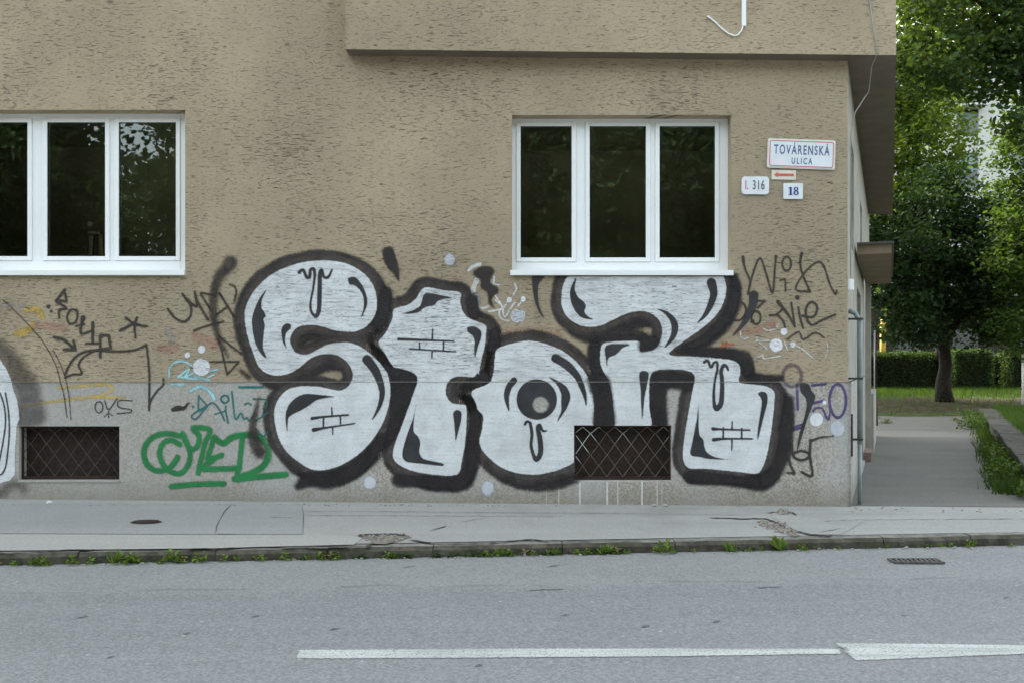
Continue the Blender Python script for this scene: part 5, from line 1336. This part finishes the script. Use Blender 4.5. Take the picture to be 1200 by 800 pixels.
tree('bright leafy tree at the right edge of the photo', b4, P3(1232, 220, d4), 0.14, bl, 40, 0.15, LEAF_MID, 0.28, 26)
d6 = 27.0  # tree out of view, added to shade the yard from the sky
b6 = PX(1420, 470, d6); b6.z = yard_z(b6.x, b6.y)
bl = [((b6.x + random.uniform(-2, 5), b6.y + random.uniform(-4, 5), random.uniform(8.5, 15.5)), random.uniform(1.5, 2.2)) for _ in range(26)]
tree('large unseen spreading tree added beyond the right edge, over the stone wall, for shade', b6, (b6.x - .4, b6.y, 11.5), 0.3, bl, 34, 0.3, LEAF_DARK, 0.5, 14, limbs=12)
for bx_, by_, lab in ((4.2, 16.5, 'tall unseen tree added for shade close behind the rear of the tan building'), (6.6, 21.5, 'tall unseen tree added for shade behind the tan building, middle one of three'), (8.6, 27.5, 'tall unseen tree added for shade behind the tan building, farthest of three')):
    b7 = Vector((bx_, by_, 0.05))  # added out of sight to keep sun off the driveway and lawn
    bl = []
    for _ in range(28):
        q = Vector((random.gauss(0, 1), random.gauss(0, 1), random.gauss(0, 1))).normalized() * random.uniform(.4, 1)
        bl.append(((b7.x + q.x * 2.6, b7.y + q.y * 3.2, 10 + q.z * 5.5), random.uniform(1.3, 1.7)))
    tree(lab, b7, (b7.x + .2, b7.y, 12.5), 0.26, bl, 38, 0.34, LEAF_DARK, 0.5, 15, limbs=12)
# slender sapling by the entrance
d5 = 24.0
b5 = PX(1028, 484, d5); b5.z = yard_z(b5.x, b5.y)
sp = empty('sapling', b5, 'slender sapling with few pale leaves by the side entrance', 'sapling')
MB().tube([b5, PX(1026, 440, d5), PX(1027, 380, d5), PX(1033, 350, d5), PX(1031, 325, d5)], [.02, .018, .014, .01, .005], 6).build('trunk', BARK, sp, smooth=True)
pts = np.array([tuple(PX(a + random.uniform(-4, 4), b + random.uniform(-5, 5), d5 + random.uniform(-.2, .2))) for a, b in [(1036, 365)] * 9 + [(1032, 378)] * 8 + [(1029, 340)] * 10 + [(1018, 365)] * 6 + [(1034, 384)] * 6])
leaf_mesh('leaves', pts, 0.11, LEAF_WEED, sp)

# clipped hedges
def hedge(label, px0, px1, ptop, d, depth, n_):
    a, b = PX(px0, ptop, d), PX(px1, ptop, d)
    zb_ = yard_z(a.x, a.y)
    h = empty('hedge', ((a.x + b.x) / 2, a.y, zb_), label, 'hedge', 'clipped hedges behind the lawn')
    inner = MB().box(a.x + .1, b.x - .1, a.y + .1, a.y + depth - .1, zb_ - .1, a.z - .1)
    inner.build('inner_twigs', BARK, h)
    p = rng.uniform(0, 1, (n_, 3)); k = rng.integers(0, 4, n_)
    p[k == 0, 1] = 0.0; p[k == 1, 2] = 1.0; p[k == 2, 0] = 0.0; p[k == 3, 0] = 1.0
    p = p * np.array([b.x - a.x, depth, a.z - zb_]) + np.array([a.x, a.y, zb_]) + rng.normal(size=(n_, 3)) * 0.05
    leaf_mesh('foliage', p, 0.085, LEAF_HEDGE, h)
hedge('long clipped hedge nearest the building', 1012, 1099, 414, 38.0, 1.0, 9000)
hedge('short clipped hedge block just right of the dark trunk', 1120, 1163, 411, 38.0, 1.1, 6000)
hedge('lower clipped hedge between two taller hedge blocks', 1163.5, 1184, 418, 39.0, 1.0, 3500)
hedge('clipped hedge block at the right edge of the photo', 1184.5, 1240, 412, 38.0, 1.0, 6000)

# grass
def blades(name, pts, h, mat, label, w=0.012):
    n = len(pts); P0 = np.array(pts)
    a = rng.uniform(0, 2 * np.pi, n); hh = h * rng.uniform(.5, 1.3, n)
    dx, dy = np.cos(a), np.sin(a); lean = rng.normal(0, .35, (n, 2)) * hh[:, None]
    v = np.empty((n, 3, 3))
    v[:, 0] = P0 + np.stack([dx * w, dy * w, 0 * a], 1); v[:, 1] = P0 - np.stack([dx * w, dy * w, 0 * a], 1)
    v[:, 2] = P0 + np.concatenate([lean, hh[:, None]], 1)
    me = bpy.data.meshes.new(name)
    me.vertices.add(n * 3); me.vertices.foreach_set('co', v.reshape(-1).astype(np.float32))
    me.loops.add(n * 3); me.loops.foreach_set('vertex_index', np.arange(n * 3, dtype=np.int32))
    me.polygons.add(n); me.polygons.foreach_set('loop_start', (np.arange(n) * 3).astype(np.int32))
    at = me.attributes.new('tint', 'FLOAT', 'POINT'); at.data.foreach_set('value', np.repeat(rng.uniform(0, 1, n), 3).astype(np.float32))
    me.update(calc_edges=True)
    o = link_mesh(name, me, mat); return tag(o, label, 'grass', kind='stuff')
gp = []
for i in range(26000):
    y = random.uniform(1.2, 18.4); x = edge_x(y) + 0.5 + abs(random.gauss(0, 1)) * 3.0
    gp.append((x, y, bed_z(x, y) - .01))
for i in range(7000):
    y = random.uniform(1.2, 18.4); x = edge_x(y) + 0.45 + abs(random.gauss(0, 1)) * .25
    gp.append((x, y, bed_z(x, y) - .01))
blades('grass', gp, 0.17, GRASSM, 'green grass on the raised lawn right of the stone wall', 0.011)
gp = []
for i in range(5200):
    y = random.uniform(1.0, 7.2) if i < 4000 else random.uniform(7.2, 16.5)
    x = edge_x(y) + 0.04 - abs(random.gauss(0, .16))
    gp.append((x, y, yard_z(x, y) - .01))
blades('grass', gp, 0.20, GRASSM, 'rough grass along the foot of the low stone wall', 0.011)
gp = []
for i in range(24000):
    x = random.uniform(9, 32); y = 28 - abs(random.gauss(0, 1)) * 1.4 if random.random() < .9 else random.uniform(18, 28)
    if y < 17.8: continue
    gp.append((x, y, yard_z(x, y) - .01))
blades('grass', gp, 0.22, GRASSM, 'grass along the foot of the hedges', 0.016)

# leafy weeds at the stone wall
LEAF_SHADE = make_leaf('shaded_weed_leaves', (0.055, 0.10, 0.022), (0.135, 0.195, 0.048), (0.15, 0.24, 0.03), 0.3)
def clump(label, spots, n_, size, spread, h, name='weed_clump', mat=LEAF_SHADE, group=None):
    c = sum((Vector(s) for s in spots), Vector()) / len(spots)
    e = empty(name, (c.x, c.y, min(s[2] for s in spots)), label, 'weeds', group)
    m = MB(); pts = []
    for s in spots:
        for _ in range(7):
            q = Vector(s) + Vector((random.gauss(0, spread * .5), random.gauss(0, spread * .5), 0))
            t = q + Vector((random.gauss(0, spread * .5), random.gauss(0, spread * .5), h * random.uniform(.5, 1.1)))
            m.tube([q, q.lerp(t, .5) + Vector((0, 0, .03)), t], [.005, .004, .002], 4)
            for _k in range(n_ // (7 * len(spots)) + 1):
                f_ = random.uniform(.15, 1.05)
                pts.append(tuple(q.lerp(t, f_) + Vector((random.gauss(0, spread * .28), random.gauss(0, spread * .28), random.gauss(0, .03)))))
    m.build('stems', LEAF_WEED, e)['kind'] = 'stuff'
    leaf_mesh('leaves', np.array(pts), size, mat, e, 0.5)
def yd(px, py): return tuple(on(px, py, yard_z))
clump('green weeds at the far end of the stone wall', [yd(1140, 503), yd(1147, 500), yd(1153, 506), yd(1160, 508), yd(1143, 496)], 1100, 0.075, .25, .36)
clump('tall green weeds hiding the near end of the stone wall', [yd(1174, 540), yd(1181, 545), yd(1186, 552), yd(1192, 549), yd(1186, 562), yd(1194, 568), yd(1200, 560), yd(1206, 574), yd(1173, 531), yd(1183, 540), yd(1212, 585), yd(1199, 552)], 4200, 0.06, .22, .30)
clump('low grass tuft in the driveway by the stone wall', [yd(1156, 532)], 40, 0.05, .06, .06)
clump('small weed by the entrance step', [yd(1036, 496)], 60, 0.06, .12, .14)

# weeds growing in the gutter
def weed_mesh(kind):
    m = MB(); rr = random.Random(kind * 7 + 3)
    n_ = [16, 24, 34, 18, 26, 12][kind]
    for i in range(n_):
        a = rr.uniform(0, 2 * math.pi)
        if kind == 4:                    # grassy tuft
            l = rr.uniform(.6, 1.1); el_ = rr.uniform(.7, 1.45); w = .03; st = rr.uniform(0, .35)
        elif kind == 3:                    # spiky rosette
            l = rr.uniform(.7, 1.0); el_ = rr.uniform(.5, 1.2); w = .10; st = 0.0
        else:
            l = rr.uniform(.22, .42); el_ = rr.uniform(-.2, .9); w = .14; st = rr.uniform(0, .75)
        d = Vector((math.cos(a) * math.cos(el_), math.sin(a) * math.cos(el_), math.sin(el_)))
        s = Vector((-math.sin(a), math.cos(a), 0)); up = s.cross(d)
        b = Vector((math.cos(a), math.sin(a), 0)) * st * .8 * rr.uniform(.2, 1) + Vector((0, 0, rr.uniform(.02, .55) * (1.2 - st) if kind not in (3, 4) else .02))
        p = [b, b + d * l * .4 + s * w * 1.0 - up * .02, b + d * l * .75 + s * w * .7 - up * .03, b + d * l - Vector((0, 0, l * .18)), b + d * l * .75 - s * w * .7 - up * .03, b + d * l * .4 - s * w - up * .02]
        m.add(p, [(0, 1, 2, 3), (0, 3, 4, 5)])
    me = bpy.data.meshes.new('weed'); me.from_pydata(m.v, [], m.f)
    at = me.attributes.new('tint', 'FLOAT', 'POINT')
    t_ = []
    for i in range(n_): t_ += [rr.random()] * 6
    at.data.foreach_set('value', t_)
    me.materials.append(LEAF_DRY if kind == 5 else LEAF_WEED)
    return me
WM = [weed_mesh(i) for i in range(6)]
def ordinal(n): return '%d%s' % (n, 'th' if 10 <= n % 100 <= 20 else {1: 'st', 2: 'nd', 3: 'rd'}.get(n % 10, 'th'))
spots = [(2, 661, .07), (24, 660.5, .07), (45, 660.5, .09), (62, 657.5, .12), (68, 659, .05), (94, 659, .13), (114, 659, .10), (141, 657.5, .14), (150, 657.5, .15), (160, 657, .14), (168, 657, .10), (211, 655.5, .17), (224, 655, .10), (241, 655.5, .14), (272, 653.5, .10), (287, 652.5, .07), (315, 652, .10), (342, 651.5, .11), (367, 651, .07), (381, 651, .10), (392, 650, .12), (400, 649.5, .10), (457, 650, .10), (464, 650, .07), (571, 648.5, .10), (580, 648, .09), (588, 648, .10), (597, 648, .09), (615, 648, .11), (624, 648, .07), (641, 647.5, .08), (650, 647.5, .09), (676, 648, .09), (686, 647.5, .09), (704, 647, .11), (713, 646.5, .12), (722, 646.5, .11), (733, 646.5, .07), (812, 646, .06), (853, 646, .12), (858, 645.5, .09), (876, 645, .06), (890, 645, .06), (939, 644.5, .09), (955, 644, .08), (1084, 641, .06), (1115, 642, .08), (1130, 640, .10), (1137, 640, .08), (1185, 641.5, .06), (1102, 642, .05), (983, 644, .05)]
for i, (px, py, s) in enumerate(sorted(spots)):
    p = on(px, py - .8, road_z)
    o = bpy.data.objects.new('weed', WM[[0, 1, 4, 2, 5, 1, 0, 4][i % 8]]); COL.objects.link(o)
    yk = kerb_y(p.x) - 0.03
    o.location = (p.x, min(p.y, yk), road_z(p.x, yk)); o.scale = (s, s * .7, s * .95); o.rotation_euler = (0, 0, random.uniform(0, 6.28))
    under = 'left basement vent' if px < 150 else 'green tag' if px < 300 else 'letter S' if px < 450 else 'letter T' if px < 560 else 'letter O' if px < 670 else 'right basement vent' if px < 795 else 'leg of letter R' if px < 925 else 'building corner' if px < 1000 else 'driveway mouth'
    tag(o, 'gutter weed below the %s, %s from the left along the kerb' % (under, ordinal(i + 1)), 'weed', 'weeds along the kerb')
for px, py, s, k_, lab in ((777, 647, .15, 2, 'tallest leafy weed at the middle of the kerb'), (912, 645, .15, 3, 'bright spiky weed rosette at the kerb below the crumbled pavement')):
    p = on(px, py - 1, road_z); yk = kerb_y(p.x) - 0.05
    o = bpy.data.objects.new('weed', WM[k_]); COL.objects.link(o); o.location = (p.x, yk, road_z(p.x, yk)); o.scale = (s, s * .7, s * 1.25); tag(o, lab, 'weed')
mp = []
for i in range(900):
    px = random.choice([random.uniform(425, 560), random.uniform(560, 735), random.uniform(0, 440), random.uniform(800, 1200)])
    p = on(px, 650, road_z); yk = kerb_y(p.x) - random.uniform(0.005, .05)
    if math.sin(px * .11) + math.sin(px * .037) < (0.2 if px < 425 or px > 735 else -.9): continue
    mp.append((p.x, yk, road_z(p.x, yk) + random.uniform(0, .035)))
tag(leaf_mesh('gutter_moss', np.array(mp), 0.03, LEAF_HEDGE), 'low mossy growth in the gutter', 'moss', kind='stuff')

# ------------------------------------------------------------------ posts behind
def post(label, px, p0, p1, d, r, mat, cap=None, name='post'):
    a, b = PX(px, p0, d), PX(px, p1, d)
    e = empty(name, a, label, 'post')
    MB().tube([a - Vector((0, 0, .1)), b], r, 12).build('shaft', mat, e, smooth=True)
    if cap: MB().tube([b, b + Vector((0, 0, r * .6)), b + Vector((0, 0, r * .9))], [r * 1.08, r * .9, r * .2], 12).build('cap', mat, e, smooth=True)
LILACM = make_plain('pale_violet_metal', (0.30, 0.28, 0.34), 0.5, 0.1)
YEL = make_plain('yellow_gas_post_paint', (0.50, 0.31, 0.03), 0.5, 0.2, 5.0, dirt=(0.25, 0.15, 0.03))
post('thin grey metal pole in front of the hedge by the entrance', 1025, 482, 387, 28.0, .022, LILACM, name='pole')
post('thick yellow post rising behind the long hedge', 1034.5, 440, 377, 42.0, .125, YEL, True)
post('white post at the right edge of the photo', 1199, 470, 408, 31.0, .045, WHITE, True)

# ------------------------------------------------------------------ far apartment building
fb = empty('far_building', (28, 44, .5), 'pale apartment building with a grey grooved base behind the trees', 'building')
FWALL = make_plain('pale_grey_render', (0.50, 0.50, 0.48), 0.9, 0.07, 1.2, 0.2, bumpd=0.003)
FBASE = make_plain('dark_rusticated_base', (0.042, 0.036, 0.031), 0.95, 0.2, 2.0, 0.2, bumpd=0.01)
FBLUE = make_plain('dusty_blue_window_panel', (0.19, 0.24, 0.31), 0.5, 0.08)
FDARK = make_plain('dark_pane', (0.03, 0.035, 0.04), 0.15, 0.1, 2.0, 0.6)
yF = 44.0; dF = yF + CD
def fx(px): return (px - 600) / F * dF
def fz(py): return CZ + (430 - py) / F * dF
wins = []
cw = fx(1147) - fx(1121); c0 = fx(1121)
pitch = 3.4
cols = [c0 + pitch * i for i in range(-3, 9)]
zrows = [fz(222) - 3.15 * 2 + 3.15 * j for j in range(0, 5)]
FX0, FX1 = 11.0, 56.0
for cx_ in cols:
    for zr_ in zrows:
        if zr_ > 4.8: wins.append((cx_, cx_ + cw, zr_, zr_ + 2.1))
def FMb(u, o, v): return (u, yF - o, v)
ZBs = fz(345)
wall('wall', FX0, FX1, ZBs, 19.0, wins, 0.25, FMb, FWALL, fb)
basew = [(fx(1118) + pitch * i, fx(1146.5) + pitch * i, fz(411), fz(384)) for i in range(-2, 8)]
zcur = 0.2; rows_ = [fz(p) for p in (440, 425, 411.5, 397.5, 384, 362)]
MB().box(FX0, FX1, yF - .02, yF + .1, 0, ZBs).build('base_backing', SOIL, fb)
prev = 0.0
for zr_ in rows_ + [ZBs - .1]:
    segs = [(FX0, FX1)]
    for (a, b, c, d) in basew:
        if c < (prev + zr_) / 2 < d:
            ns_ = []
            for s0, s1_ in segs:
                if a > s0 and b < s1_: ns_ += [(s0, a), (b, s1_)]
                else: ns_.append((s0, s1_))
            segs = ns_
    for s0, s1_ in segs: MB().box(s0, s1_, yF - .14, yF - .02, prev + .05, zr_ - .01).build('stone_course', FBASE, fb)
    prev = zr_
MB().box(FX0, FX1, yF - .3, yF, ZBs - .1, ZBs + .15).build('cornice', FWALL, fb)
for (a, b, c, d) in basew:
    w = MB().box(a, b, yF - .06, yF - .025, c, d).build('base_window', FDARK, fb)
    m = MB(); m.box(a - .16, a - .02, yF - .17, yF - .02, c - 1.3, d + .06); m.build('pale_frame', CAPM, w)
for (a, b, c, d) in wins:
    m = MB(); m.box(a, b, yF + .14, yF + .2, c, d); w = m.build('window', FBLUE, fb)
    m = MB(); m.box(a + .08, (a + b) / 2 - .04, yF + .13, yF + .139, c + .08, c + (d - c) * .5); m.box((a + b) / 2 + .04, b - .08, yF + .13, yF + .139, c + .08, c + (d - c) * .5); m.build('pane', FDARK, w)
    MB().box(a, b, yF + .11, yF + .13, c + (d - c) * .62, c + (d - c) * .69).build('bar', RUST, w)
for zc in (fz(222) + 2.55, fz(222) - .5, fz(222) - 3.6):
    MB().box(FX0, FX1, yF - .02, yF - .002, zc, zc + .03).build('string_line', CABLE, fb)
mp_ = fz(128)
MB().box(fx(1105), fx(1150), yF - .9, yF, mp_, mp_ + .35).build('balcony_slab', FWALL, fb)
MB().box(fx(1105), fx(1150), yF - .9, yF - .86, mp_ + .35, mp_ + 1.2).build('balcony_front', FBLUE, fb)
MB().add([(FX0, yF, 0), (FX0, yF + 12, 0), (FX1, yF + 12, 0), (FX1, yF, 0), (FX0, yF, 19), (FX0, yF + 12, 19), (FX1, yF + 12, 19), (FX1, yF, 19)], [(0, 1, 5, 4), (1, 2, 6, 5), (2, 3, 7, 6), (4, 5, 6, 7)]).build('rear_walls', FWALL, fb)
MB().box(FX0 - .4, FX1 + .4, yF - .5, yF + 12.4, 19.01, 19.5).build('roof', bpy.data.materials['dark_roof'], fb)

# ------------------------------------------------------------------ street trees across the road (seen in the window panes)
far_blobs = []
for i in range(26):
    a = random.uniform(0, 6.28); rr_ = random.uniform(0, 3.6) ** .95; zz_ = random.uniform(3.2, 11.5)
    lim = 3.9 * math.sin(math.pi * (zz_ - 1.5) / 12.0)
    rr_ = min(rr_, lim)
    far_blobs.append(((math.cos(a) * rr_, math.sin(a) * rr_, zz_), random.uniform(1.2, 1.8)))
t0 = tree('broad street tree on the far side of the road', (0, 0, -.1), (0.2, 0, 9.5), 0.28, far_blobs, 90, 0.21, LEAF_DARK, 0.5, 17, group='street trees across the road')
t0.location = (-2.5, -28, -0.4); t0.scale = (1.3, 1.3, 1.3)
ti = 0
for (x, y, s, a) in ((-9.2, -27, 1.25, 2.0), (-21.6, -28, 1.4, .7), (-24, -35, 1.6, 1.9), (-6.5, -36, 1.6, 2.9), (5, -35, 1.6, 4.4), (5.0, -27, 1.35, 1.3), (12.5, -29, 1.4, 4.0), (20, -27, 1.35, 5.0), (-30, -27, 1.4, 3.1), (0.5, -38, 1.5, 2.2), (-14.8, -36, .74, 5.5), (12, -38, 1.6, .3), (28, -29, 1.4, 2.6)):
    c = t0.copy(); COL.objects.link(c); c.location = (x, y, -.4); c.scale = (s, s, s); c.rotation_euler = (0, 0, a)
    ti += 1; c['label'] = 'broad street tree across the road behind the camera, %s copy of the row' % ordinal(ti)
    for ch in list(t0.children):
        q = ch.copy(); COL.objects.link(q); q.parent = c; q.location = ch.location
o = sheet('far_pavement', lin(-60, 60, 3), lambda x: [-23.5, -20.0], lambda x, y: -0.05, PAVE); tag(o, 'pavement on the far side of the road', 'pavement', kind='structure')
